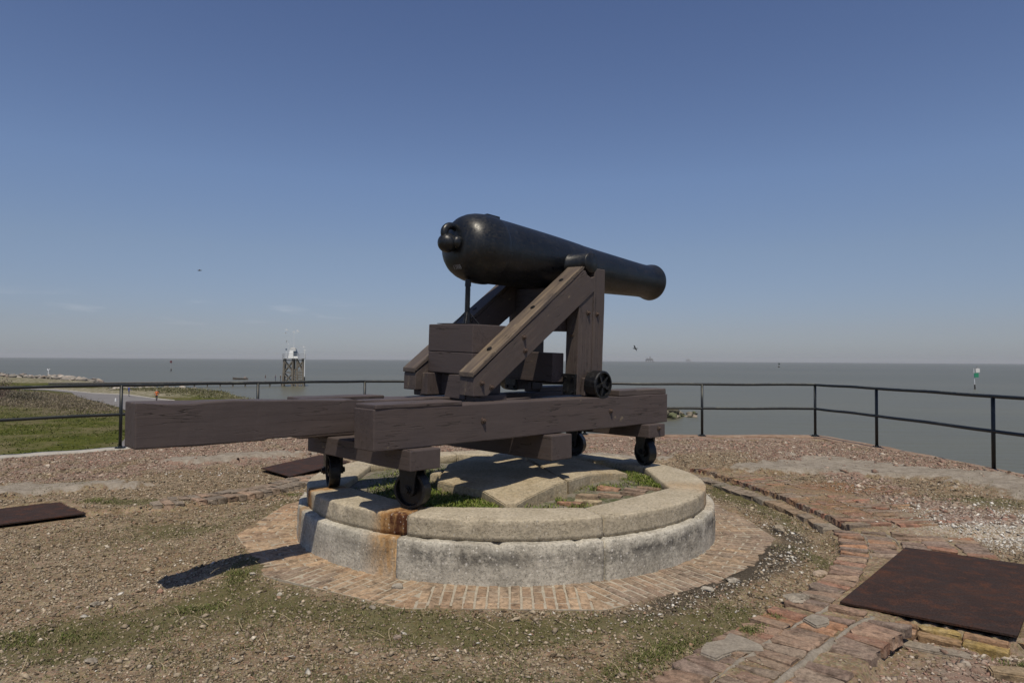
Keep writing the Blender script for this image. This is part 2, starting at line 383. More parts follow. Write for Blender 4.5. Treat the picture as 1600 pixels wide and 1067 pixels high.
# ================================================================== GROUND
def reg(*pts): return pts
inner_pts = [(2.21, 9.065), (2.461, 8.474), (2.643, 7.842), (2.759, 7.561), (2.845, 6.994), (2.861, 6.582), (2.85, 6.238), (2.80, 5.95), (2.575, 5.406), (2.219, 4.851), (1.807, 4.398), (1.446, 4.072), (1.075, 3.706), (0.758, 3.367), (0.458, 3.029), (-.05, 2.5), (-.6, 1.9)]
left_pts = [(-2.30, 8.75), (-2.473, 8.322), (-2.643, 7.908), (-3.087, 7.385), (-3.32, 7.149), (-3.681, 6.952)]
bp = []
for x, y in inner_pts+left_pts: bp.append((math.atan2(y-CY, x-CX), math.hypot(x-CX, y-CY)))
bp += [(math.pi-.06, 4.2), (-math.pi+.15, 6.0), (-math.pi+.9, 9.0), (-1.75, 9.0), (math.pi/2, 2.95), (math.pi/2+.35, 2.9), (math.pi/2-.3, 3.1)]
bp.sort(); bth = np.array([b[0] for b in bp]); brr = np.array([b[1] for b in bp])
def Rb(th): return np.interp(th, np.r_[bth[-1]-2*math.pi, bth, bth[0]+2*math.pi], np.r_[brr[-1], brr, brr[0]])
riser = [(2.45, 9.3), (2.618, 9.012), (2.787, 8.201), (2.932, 7.461), (2.973, 6.766), (3.013, 6.143)]
plates = {'big': [(2.05, 4.29), (2.776, 3.777), (3.91, 5.04), (3.185, 5.55)],
          'left': [(-4.15, 6.71), (-4.75, 7.30), (-5.96, 6.18), (-5.36, 5.59)],
          'back': [(-2.78, 8.61), (-3.38, 9.26), (-2.93, 10.54), (-2.33, 9.89)]}
def in_quad(x, y, q, grow=0.):
    m_ = np.ones_like(x, bool); qc = np.mean(q, axis=0)
    for i in range(4):
        a = np.array(q[i]); b = np.array(q[(i+1) % 4]); e = b-a; nn = np.array([e[1], -e[0]])/np.hypot(*e)
        if np.dot(nn, qc-a) > 0: nn = -nn
        m_ &= ((x-a[0])*nn[0]+(y-a[1])*nn[1]) < grow
    return m_
PP = [(-12.2, 6.2), (-9.8, 8.25), (-8.1, 9.75), (-6.45, 11.3), (-4.75, 12.8), (-3.03, 14.1), (-.75, 13.9), (1.47, 13.75), (3.8, 13.65), (6.1, 13.75), (6.4, 12.0), (6.65, 9.45), (6.75, 7.2), (6.8, 4.9), (6.85, 2.6), (6.9, .3), (6.9, -3)]
PP = [np.array(p) for p in PP]
def offset_poly(pts, d):  # outward is to the left of travel? pts go clockwise => outward = left normal
    out = []
    for i, p in enumerate(pts):
        ns = []
        for a, b in ((i-1, i), (i, i+1)):
            if a >= 0 and b < len(pts):
                e = pts[b]-pts[a]; e = e/np.hypot(*e); ns.append(np.array([-e[1], e[0]]))
        n_ = sum(ns); n_ = n_/np.hypot(*n_); s_ = 1/max(.5, np.dot(n_, ns[0])); out.append(p+n_*d*s_)
    return out
edge_out = offset_poly(PP, .22)
def signed_in(x, y, poly):  # distance inside from polyline (positive inside), min over segments
    dmin = np.full(np.shape(x), 1e9)
    for a, b in zip(poly[:-1], poly[1:]):
        e = b-a; L_ = np.hypot(*e); t = np.clip(((x-a[0])*e[0]+(y-a[1])*e[1])/L_**2, 0, 1)
        dx = x-(a[0]+t*e[0]); dy = y-(a[1]+t*e[1]); d = np.hypot(dx, dy)
        sgn = np.where((x-a[0])*e[1]-(y-a[1])*e[0] > 0, 1, -1)
        dmin = np.where(d < np.abs(dmin), d*sgn, dmin)
    return dmin
def blob(x, y, cx, cy, rx, ry, ang=0):
    c_, s_ = math.cos(ang), math.sin(ang); dx = x-cx; dy = y-cy
    return np.exp(-(((dx*c_+dy*s_)/rx)**2+((-dx*s_+dy*c_)/ry)**2))
def masks(x, y):
    r = np.hypot(x-CX, y-CY); th = np.arctan2(y-CY, x-CX); rb = Rb(th); de = signed_in(x, y, PP)
    out = sstep(-.03, .05, r-rb)
    w1 = fbm(x*.9, y*.9, 3); w2 = fbm(x*2.2, y*2.2, 5)
    Mm = {}
    wd_ = 3.1-2.0*sstep(4.3, 5.2, x)*sstep(10.2, 9.0, y)
    ru = .85*sstep(wd_+.5, wd_-.6, de + (w1-.5)*2.2)*sstep(3.3, 3.9, r)*(y > 6.2)*sstep(.30, .55, w2+.12)
    ru = np.maximum(ru, .8*blob(x, y, 2.3, 3.3, .9, .45, .6)*(r > 3.2))
    Mm['rubble'] = ru
    mo = (blob(x, y, -4.29, 10.1, .9, .35, .7)+blob(x, y, -5.4, 7.75, .9, .35, .3)+blob(x, y, -3.6, 11.0, .5, .5)*.0
          + 1.1*blob(x, y, 3.9, 9.2, .95, .42, -.1)+blob(x, y, 4.7, 9.4, .5, .7, .5)+blob(x, y, 5.5, 8.9, .9, .42, -.5)+blob(x, y, 6.0, 7.6, .5, .9, .2)+.8*blob(x, y, -2.4, 9.0, .2, .5)
          + .7*blob(x, y, .8, 10.6, 1.6, .35)+.8*blob(x, y, -2.3, 12.6, .8, .6))
    Mm['mortar'] = np.clip(mo*1.25+(fbm(x*2.1, y*2.1, 211)-.5)*1.5*(mo > .04)*(1-.4*mo)-.05, 0, 1)
    Mm['orange'] = np.clip(blob(x, y, 3.95, 7.9, .7, .35, -.3)+.7*blob(x, y, 3.4, 6.9, .5, .7), 0, 1)*out
    ms = (blob(x, y, -2.05, 4.25, .75, .28, .45)+blob(x, y, -2.6, 3.75, .6, .25, .2)+.9*blob(x, y, 1.0, 3.85, .75, .22, .7)+.8*blob(x, y, 2.4, 5.35, .2, .6, .5)
          + .8*blob(x, y, 2.6, 8.1, .3, .7)+.8*blob(x, y, -1.9, 4.95, .18, .5)+.75*blob(x, y, .2, 3.95, 1.5, .18, .1)+.7*blob(x, y, -.9, 4.15, .9, .2, -.3)
          + .9*blob(x, y, -4.0, 7.2, .45, .16)+.6*blob(x, y, -2.2, 7.2, .5, .5)+.7*blob(x, y, 5.0, 7.3, .7, .35, -.3)+.7*blob(x, y, -.4, 3.3, .8, .3)+.6*blob(x, y, 2.6, 7.0, .25, .9)
          + .6*blob(x, y, 2.9, 3.6, .5, .15, -.6)+.5*blob(x, y, -3.1, 6.1, .9, .5))
    Mm['moss'] = np.clip(ms*(.45+1.1*w2)+.22*sstep(.55, .75, w1)*(de > 1), 0, 1)
    dk = blob(x, y, 1.45, 4.75, .55, .17, .62)+blob(x, y, 2.0, 5.4, .38, .28, .9)+.7*blob(x, y, 2.45, 6.1, .22, .45, .1)+.45*blob(x, y, .9, 4.2, .6, .15, .4)+.35*blob(x, y, -2.5, 8.0, .6, .2, .6)+.45*blob(x, y, -3.6, 9.1, .9, .22, .2)
    Mm['dark'] = np.clip(dk*1.15, 0, 1)
    Mm['shell'] = np.clip(blob(x, y, 4.3, 6.1, .8, .45, -.25)+.5*blob(x, y, 5.2, 6.4, .8, .6)+.25*blob(x, y, 4.0, 7.0, .6, .3), 0, 1)
    return Mm, r, th, rb, de, out
rsx = np.array([p[0] for p in riser]); rsy = np.array([p[1] for p in riser])
def pitzone(x, y):
    a = x-(2.14-(3.94-y)*.77); b = (4.29-.707*(x-2.05))-y+.02
    return sstep(.0, .07, a)*sstep(0, .06, b)
def height(x, y, mk=None):
    Mm, r, th, rb, de, out = mk or masks(x, y)
    z = -.005+.02*(fbm(x*1.3, y*1.3, 11)-.5)*2 + .048*sstep(2.85, 2.42, r)
    z = z+out*.045
    rx = np.interp(-y, -rsy, rsx)  # riser x for given y
    upt = sstep(0, .05, x-rx)*sstep(6.0, 6.12, y)*sstep(12.5, 10.5, y)
    z = z+upt*.055
    z = z+Mm['rubble']*(.05*fbm(x*6, y*6, 21)-.012)
    z = z+sstep(.3, .7, Mm['mortar']+(fbm(x*7, y*7, 31)-.5)*.7)*(.030+.06*fbm(x*3.3, y*3.3, 33))
    z = z+(fbm(x*9, y*9, 41)-.5)*.016
    z = np.where(r < 2.27, np.minimum(z, -.01), z)
    wk = out*sstep(1.15, 1.0, r-rb)*sstep(.2, .5, x)*sstep(6.3, 6.0, y)
    z = z*(1-wk)+wk*(.050+.018*(fbm(x*6, y*6, 201)-.5)*2)
    wk = upt*sstep(0, .02, x-rx)*sstep(1.6, 1.3, x-rx)
    z = z+wk*.012
    z = z-.085*pitzone(x, y)*(1-.25*fbm(x*5, y*5, 77))
    for kx, dz in (('big', -.2), ('left', -.03), ('back', -.22)):
        z = np.where(in_quad(x, y, plates[kx], -.05), dz, z)
    return z
def terrain():
    st = .045
    xs = np.arange(-12.2, 7.2, st); ys = np.arange(-3, 14.4, st)
    X, Y = np.meshgrid(xs, ys); mk = masks(X, Y); Z = height(X, Y, mk)
    keep = (mk[4] > -.02)
    ny, nx = X.shape; idx = np.arange(ny*nx).reshape(ny, nx)
    kq = keep[:-1, :-1] & keep[1:, :-1] & keep[1:, 1:] & keep[:-1, 1:]
    F = np.stack([idx[:-1, :-1][kq], idx[:-1, 1:][kq], idx[1:, 1:][kq], idx[1:, :-1][kq]], 1)
    used = np.unique(F); remap = np.full(ny*nx, -1); remap[used] = np.arange(len(used))
    V = np.stack([X.ravel(), Y.ravel(), Z.ravel()], 1)[used]
    o = fast_mesh('platform_ground', V, remap[F], M['ground'], smooth=True, kind='structure')
    for kx, v in mk[0].items():
        a = o.data.attributes.new(kx, 'FLOAT', 'POINT'); a.data.foreach_set('value', v.ravel()[used].astype(np.float32))
    o['label'] = 'gravel, moss and broken brick floor of the old gun platform'
    return o
terrain()

# parapet rim and fort wall under it
def ribbon(name, lineA, lineB, zt, zb, mat, kind='structure', step=.12, wob=.012, zA=None):
    V = []; F = []; k_ = 0
    n_ = len(lineA)
    for i in range(n_-1):
        L_ = np.hypot(*(lineA[i+1]-lineA[i])); m_ = max(1, int(L_/step))
        for j in range(m_+(i == n_-2)):
            t = j/m_; a = lineA[i]*(1-t)+lineA[i+1]*t; b = lineB[i]*(1-t)+lineB[i+1]*t
            h = zt+wob*(2*float(vnoise(a[0]*3, a[1]*3, 9))-1)*.7; d1 = wob*(2*float(vnoise(a[0]*5, a[1]*5, 19))-1)
            nn = (a-b)/np.hypot(*(a-b)); a2 = a+nn*d1; b2 = b+nn*d1*1.5
            V += [(a2[0], a2[1], zb), (a2[0], a2[1], h-.012), (a2[0]-nn[0]*.014, a2[1]-nn[1]*.014, h), (b2[0]+nn[0]*.014, b2[1]+nn[1]*.014, h), (b2[0], b2[1], h-.012), (b2[0], b2[1], min(zb, zt)-.0 if zb > -1 else -.1)]
            if k_: 
                for q in range(5):
                    s0 = (k_-1)*6+q; F.append((s0, s0+1, s0+7, s0+6))
            k_ += 1
    o = mesh_from(name, V, F, mat); o['kind'] = kind; return o
k = NT('rim_concrete', .9); g = k.n('ShaderNodeNewGeometry').outputs['Position']
n1 = k.noise(g, 5, 6, .65); n2 = k.noise(g, 40, 5, .7)
sxp = k.n('ShaderNodeSeparateXYZ'); k.l(g, sxp.inputs[0])
lefts = k.rng(sxp.outputs[0], -2.2, -3.2)
c = k.mix(lefts, k.ramp(n1, [(.3, (.16, .10, .065)), (.5, (.27, .18, .12)), (.7, (.35, .27, .20))]), k.ramp(n1, [(.3, (.30, .28, .24)), (.7, (.5, .47, .41))]))
c = k.mix(k.rng(n2, .5, .68), c, k.mix(1.0, c, .55, 'MULTIPLY')); k.color(c); k.bump(n1, .01, .8); k.bump(n2, .004, .8); M['rim'] = k.m
rim = ribbon('parapet_rim', offset_poly(PP, .24), offset_poly(PP, -.10), .072, -.4, M['rim'])
rim['label'] = 'worn concrete and brick rim along the platform edge under the railing'
k = NT('fort_wall_brick', .9); bt = k.n('ShaderNodeTexBrick'); bt.inputs['Scale'].default_value = 4.5
bt.inputs['Color1'].default_value = (.24, .12, .08, 1); bt.inputs['Color2'].default_value = (.30, .18, .12, 1); bt.inputs['Mortar'].default_value = (.3, .27, .22, 1)
k.l(k.coord(rot=(R(90), 0, 0)), bt.inputs[0]); k.color(bt.outputs[0]); M['fort'] = k.m
EO = offset_poly(PP, .20); VF = []; FF = []
for i, p in enumerate(EO):
    VF += [(p[0], p[1], -.02), (p[0]+(p[0]-CX)*.02, p[1]+(p[1]-CY)*.02, -6.4)]
    if i: FF.append((2*i-2, 2*i-1, 2*i+1, 2*i))
fw_ = mesh_from('fort_wall', VF, FF, M['fort']); fw_['kind'] = 'structure'; fw_['label'] = 'brick scarp wall of the fort dropping to the shore'

# ---- bricks
def brick_mesh(i, L_=.205, W_=.095, H_=.06, rough=1.):
    bm = bmesh.new(); bm_box(bm, L_, W_, H_)
    bmesh.ops.bevel(bm, geom=list(bm.edges), offset=.006, segments=1, affect='EDGES')
    rs = random.Random(i)
    for v in bm.verts:
        v.co += Vector((rs.uniform(-1, 1)*.004, rs.uniform(-1, 1)*.003, rs.uniform(-1, 1)*.003))*rough
    if rough > 1 and i % 3 == 0:
        cx = rs.choice((-1, 1)); cy = rs.choice((-1, 1))
        for v in bm.verts:
            if v.co.x*cx > L_*.3 and v.co.y*cy > 0 and v.co.z > 0: v.co += Vector((-.02*cx, -.012*cy, -.012))
    me = bpy.data.meshes.new('brick'); bm.to_mesh(me); bm.free(); me.materials.append(M['brick']); white_tint(me); return me
BR_ROW = [brick_mesh(i, .197, .0635, .05) for i in range(6)]        # on edge
BR_OLD = [brick_mesh(10+i, .205, .098, .06, 2.6) for i in range(9)]
BR_FLAT = [brick_mesh(30+i, .2, .062, .06, 2.2) for i in range(8)]
def merge_as_stuff(name, items, parent, mat):
    """items: (mesh, x, y, z, rz, tilt, color)"""
    VV = []; FL = []; TT = []; off = 0; nf = []
    for me, x, y, z, rz, tl, cc in items:
        c_, s_ = math.cos(rz), math.sin(rz)
        for v in me.vertices: VV.append((x+v.co.x*c_-v.co.y*s_, y+v.co.x*s_+v.co.y*c_, z+v.co.z)); TT += [cc[0], cc[1], cc[2], 1]
        for p in me.polygons: FL.append(tuple(off+i for i in p.vertices))
        off += len(me.vertices)
    o = mesh_from(name, VV, FL, mat, parent); a = o.data.attributes.new('tint', 'FLOAT_COLOR', 'POINT'); a.data.foreach_set('color', TT)
    o['kind'] = 'stuff'; return o
def lay_bricks(parent, items, limit=295):
    def score(it): return (it[1])**2+(it[2]-0)**2
    items = sorted(items, key=score)
    for it in items[:limit]:
        me, x, y, z, rz, tl, cc = it
        o = bpy.data.objects.new('brick', me); o.location = (x, y, z); o.rotation_euler = (tl[0], tl[1], rz); o.color = (*cc, 1); link(o, parent)
    if len(items) > limit: merge_as_stuff('more_bricks', items[limit:], parent, M['brick'])
PAL_A = [(.30, .185, .115), (.27, .165, .105), (.33, .21, .13), (.25, .165, .115), (.235, .175, .135), (.36, .24, .15), (.215, .155, .12), (.31, .17, .10)]
PAL_W = [(.28, .185, .13), (.25, .165, .12), (.31, .165, .11), (.23, .17, .135), (.33, .225, .155), (.22, .155, .12), (.27, .205, .155), (.35, .19, .11)]
def tintv(pal, j=.18):
    c_ = random.choice(pal); f = 1+random.uniform(-j, j); return tuple(v*f for v in c_)

# apron round the ring: twelve-sided, bricks on edge
apron = empty('brick_apron', kind='structure'); apron.location = (0, 0, 0); apron['label'] = 'twelve sided apron of edge-laid bricks round the stone ring'
bedV = []; bedF = []
NSEG = 12; AP = 2.305; RI = 1.80
for s in range(NSEG):
    a0 = 2*math.pi*s/NSEG - math.pi/2; hw = math.tan(math.pi/NSEG)
ring_o = [(CX+(AP+.0)/math.cos(math.pi/NSEG)*math.cos(-math.pi/2+math.pi/NSEG*(2*i+1)), CY+(AP)/math.cos(math.pi/NSEG)*math.sin(-math.pi/2+math.pi/NSEG*(2*i+1))) for i in range(NSEG)]
vv = [(x, y, .0465) for x, y in ring_o]+[(x, y, -.1) for x, y in ring_o]+[(CX, CY, .0465)]
ff = [(i, (i+1) % NSEG, 24) for i in range(NSEG)]+[(i, i+12, (i+1) % NSEG+12, (i+1) % NSEG) for i in range(NSEG)]
bed = mesh_from('mortar_bed', vv, ff, M['mortar'], apron)
items = []
for s in range(NSEG):
    a0 = 2*math.pi*s/NSEG-math.pi/2; ux, uy = math.cos(a0), math.sin(a0); tx, ty = -uy, ux
    pitchb = .0725; lo = .21; hwO = (AP-.01)*math.tan(math.pi/NSEG)
    nn = int(hwO/pitchb)+1
    for c_ in range(-nn, nn+1):
        t = c_*pitchb; off = (c_ % 2)*.105
        rr = AP-.1-.003
        first = True
        for q in range(4):
            if off and q == 0: rad = AP-.05; ln = .10
            else: rad = AP-(off if off else 0)-.1-.208*(q-(1 if off else 0)); ln = .2
            if rad < RI-.02: continue
            if abs(t) > (rad-.02)*math.tan(math.pi/NSEG)+.012: continue
            x = CX+ux*rad+tx*t; y = CY+uy*rad+ty*t
            if ln == .1:
                me = HALF[random.randrange(3)] if 'HALF' in globals() else None
                if me is None:
                    HALF = [brick_mesh(60+i, .092, .062, .05) for i in range(3)]; me = HALF[0]
            else: me = random.choice(BR_ROW)
            wv = float(fbm(x*1.9+7, y*1.9, 131, 3))+.22*(ux if uy < .5 else 0)+.10*max(0, 2.0-rad)/.3+random.uniform(-.09, .09)
            wv = min(1, max(0, (wv-.42)/.26)); wv = wv*.8
            ca_ = tintv([(.39, .275, .175), (.36, .25, .16), (.42, .30, .195), (.34, .225, .14)], .10); cb_ = tintv([(.255, .195, .145), (.235, .18, .14), (.265, .195, .145)], .12)
            cc = tuple(p_*(1-wv)+q_*wv for p_, q_ in zip(ca_, cb_))
            items.append((me, x, y, .030+random.uniform(-.002, .002)-.006+.002, math.atan2(uy, ux)+random.uniform(-.02, .02), (0, 0), cc))
vis = [it for it in items if it[2] < CY+.6]; hid = [it for it in items if it[2] >= CY+.6]
lay_bricks(apron, vis+hid)

# traverse walk on the right: bricks laid across the strip
def polyline(pts, step):
    pts = [np.array(p) for p in pts]; out = []; 
    seg = [np.hypot(*(b-a)) for a, b in zip(pts[:-1], pts[1:])]; tot = sum(seg); cs = np.r_[0, np.cumsum(seg)]
    s = 0
    while s < tot:
        i = min(len(seg)-1, int(np.searchsorted(cs, s, 'right')-1)); t = (s-cs[i])/seg[i]
        i0 = max(0, i-1); i1 = min(len(pts)-1, i+2); d = pts[i1]-pts[i0]; d = d/np.hypot(*d)
        out.append((pts[i]*(1-t)+pts[i+1]*t, d)); s += step
    return out
def strip(parent, pts, rows, step, zf, pal, meshes, start=.0, side=-1, blen=.215, skip=.03, reject=None, zj=.007, joint=.004):
    its = []
    for r_ in range(rows):
        off = start+blen*(r_+.5)+(.035 if r_ in (2, 4) else 0)
        o_ = offset_line(pts, off*side)
        for k_, (p, d) in enumerate(polyline(o_, step)):
            if random.random() < skip: continue
            x, y = p
            x += random.uniform(-.004, .004); y += random.uniform(-.004, .004)
            if reject and reject(x, y): continue
            n_ = np.array([-d[1], d[0]])*side
            its.append((random.choice(meshes), x, y, zf(x, y)+random.uniform(-zj, zj), math.atan2(n_[1], n_[0])+random.uniform(-.05, .05), (random.uniform(-.03, .03), random.uniform(-.03, .03)), tintv(pal)))
    return its
def offset_line(pts, d):
    pts = [np.array(p) for p in pts]; out = []
    for i, p in enumerate(pts):
        a = pts[max(0, i-1)]; b = pts[min(len(pts)-1, i+1)]; e = b-a; e = e/np.hypot(*e); out.append(p+np.array([-e[1], e[0]])*d)
    return out
def rej(x, y):
    for q in plates.values():
        if in_quad(np.array(x), np.array(y), q, .07): return True
    if signed_in(np.array(x), np.array(y), PP) < .25: return True
    return False
walk = empty('brick_walk', kind='structure'); walk['label'] = 'curved walk of worn bricks laid across the traverse circle, right of the ring'
near_line = [(2.865, 6.12), (2.80, 5.87), (2.575, 5.406), (2.219, 4.851), (1.807, 4.398), (1.446, 4.072), (1.075, 3.706), (0.758, 3.367), (0.458, 3.029), (-.05, 2.5)]
def rejw(x, y):
    return rej(x, y) or float(pitzone(np.array(x), np.array(y))) > .3 or (x > 2.1 and y < 3.9)
def ridge(off, w0, seed, parent, z0=.054):
    ln = polyline(offset_line(near_line, off), .03); V = []; F = []
    for i_, (p, d) in enumerate(ln):
        n_ = np.array([-d[1], d[0]]); w_ = w0*(.35+1.1*float(vnoise(i_*.13, seed, 5)))*(1 if vnoise(i_*.05, seed, 9) > .3 else .15); j_ = .012*(2*float(vnoise(i_*.21, seed, 7))-1)
        if rejw(p[0], p[1]) or rejw(p[0]+.05, p[1]-.05) or d[1] < -.97: w_ *= .2; dz_ = -.25
        else: dz_ = 0
        for q, hh in ((-1, -.03), (-.6, 0), (0, .007), (.6, 0), (1, -.03)):
            c_ = p+n_*(q*w_+j_); V.append((c_[0], c_[1], z0+dz_+hh+.010*(2*float(vnoise(i_*.5, q*3+seed, 3))-1)))
        if i_:
            for q in range(4): a_ = (i_-1)*5+q; F.append((a_, a_+1, a_+6, a_+5))
    return mesh_from('mortar_joint', V, F, M['pale_mortar'], parent, True)
k = NT('pale_mortar', .92); g = k.n('ShaderNodeNewGeometry').outputs['Position']; n1 = k.noise(g, 12, 6, .75); n2 = k.noise(g, 60, 4)
k.color(k.mix(.4, k.ramp(n1, [(.3, (.15, .125, .095)), (.7, (.34, .295, .235))]), k.ramp(n2, [(.3, (.13, .11, .085)), (.7, (.38, .34, .28))]))); k.bump(n1, .012); k.bump(n2, .003); M['pale_mortar'] = k.m
for of_, w_, sd_ in ((.222, .022, 3), (.448, .034, 8)): ridge(of_, w_, sd_, walk)
its = strip(walk, near_line, 5, .105, lambda x, y: .034, PAL_W, BR_OLD, side=1, reject=rejw, skip=.035)
lay_bricks(walk, its)
tier = empty('sunken_kerb', kind='structure'); tier['label'] = 'low inner kerb of long bricks below the step of the traverse circle'
low_line = [(2.35, 9.0), (2.50, 8.5), (2.66, 7.9), (2.77, 7.5), (2.85, 6.99), (2.87, 6.58), (2.86, 6.16)]
its = strip(tier, low_line, 1, .21, lambda x, y: .012, [(.25, .20, .15), (.28, .20, .13), (.22, .19, .15)], [brick_mesh(80+i, .2, .2, .07, 2.6) for i in range(4)], side=1, blen=.15, skip=0, zj=.004)
lay_bricks(tier, its)
upper = empty('upper_brick_step', kind='structure'); upper['label'] = 'raised brick paving behind the dark step of the traverse circle'
its = strip(upper, [(p[0]+.0, p[1]) for p in riser], 6, .0725, lambda x, y: .075, [(.27, .165, .115), (.24, .17, .125), (.31, .19, .11), (.22, .17, .13), (.30, .15, .10)], BR_FLAT, side=1, reject=lambda x, y: rej(x, y) or float(masks(np.array([x]), np.array([y]))[0]['mortar'][0]) > .62, skip=.02)
lay_bricks(upper, its)
kerb = empty('left_brick_kerb', kind='structure'); kerb['label'] = 'curved row of worn bricks along the traverse circle, left of the ring'
its = strip(kerb, left_pts, 2, .104, lambda x, y: .028, [(.25, .19, .14), (.29, .20, .14), (.22, .18, .14)], BR_OLD, side=-1, skip=.04)
lay_bricks(kerb, its)
# frames of bricks round the plates
pf = empty('pit_frame', kind='structure'); pf['label'] = 'brick lined pits carrying the rusty cover plates'
its = []
YB = [(.36, .26, .10), (.32, .20, .10), (.24, .15, .09), (.28, .17, .10)]
for kx, zt in (('big', .036), ('back', .035)):
    q = [np.array(p) for p in plates[kx]]; c0 = sum(q)/4
    for i in range(4):
        a, b = q[i], q[(i+1) % 4]; e = b-a; L_ = np.hypot(*e); e = e/L_; nn = np.array([e[1], -e[0]])
        if np.dot(nn, (a+b)/2-c0) < 0: nn = -nn
        s = .1
        while s < L_:
            p = a+e*s+nn*.004
            its.append((random.choice(BR_OLD), p[0], p[1], zt-.035+random.uniform(-.004, .004), math.atan2(e[1], e[0])+random.uniform(-.03, .03), (0, 0), tintv(YB)))
            if kx == 'big' and i == 0:
                p2 = a+e*(s+.1)+nn*.012; its.append((random.choice(BR_OLD), p2[0], p2[1], zt-.098, math.atan2(e[1], e[0])+random.uniform(-.05, .05), (0, 0), tintv([(.30, .17, .10), (.24, .15, .10), (.34, .25, .12)])))
                if random.random() < .75: p3 = a+e*s+nn*.085; its.append((random.choice(BR_OLD), p3[0], p3[1], zt-.055+random.uniform(-.01, .008), math.atan2(e[1], e[0])+random.uniform(-.1, .1), (0, 0), tintv([(.38, .27, .10), (.33, .21, .11), (.29, .18, .11)])))
            s += .215
lay_bricks(pf, its)

# rusty plates
def plate(q, z, label):
    q = [Vector((p[0], p[1], 0)) for p in q]; c0 = sum(q, Vector())/4
    bm = bmesh.new(); N = 14
    gv = [[None]*(N+1) for _ in range(N+1)]
    for i in range(N+1):
        for j in range(N+1):
            a = q[0].lerp(q[1], i/N); b = q[3].lerp(q[2], i/N); p = a.lerp(b, j/N)-c0
            p.z = .004*mnoise.noise(p*1.5+Vector((z*30, 0, 0)))
            gv[i][j] = bm.verts.new(p)
    for i in range(N):
        for j in range(N): bm.faces.new((gv[i][j], gv[i+1][j], gv[i+1][j+1], gv[i][j+1]))
    bmesh.ops.recalc_face_normals(bm, faces=bm.faces)
    if sum((f.normal.z for f in bm.faces)) < 0: bmesh.ops.reverse_faces(bm, faces=bm.faces)
    bmesh.ops.solidify(bm, geom=list(bm.faces), thickness=.012)
    bmesh.ops.recalc_face_normals(bm, faces=bm.faces)
    o = bm_obj('cover_plate', bm, M['rust'], loc=(c0.x, c0.y, z)); tag(o, label, 'steel plate', 'rusty steel plates over the pits')
plate(plates['big'], .072, 'large rusty steel plate on a brick frame at the lower right, seam of rust-orange')
plate(plates['left'], .040, 'rusty steel plate lying in the gravel at the left edge of the picture')
plate(plates['back'], .085, 'rusty steel plate raised over a dark pit behind the left end of the stone ring')

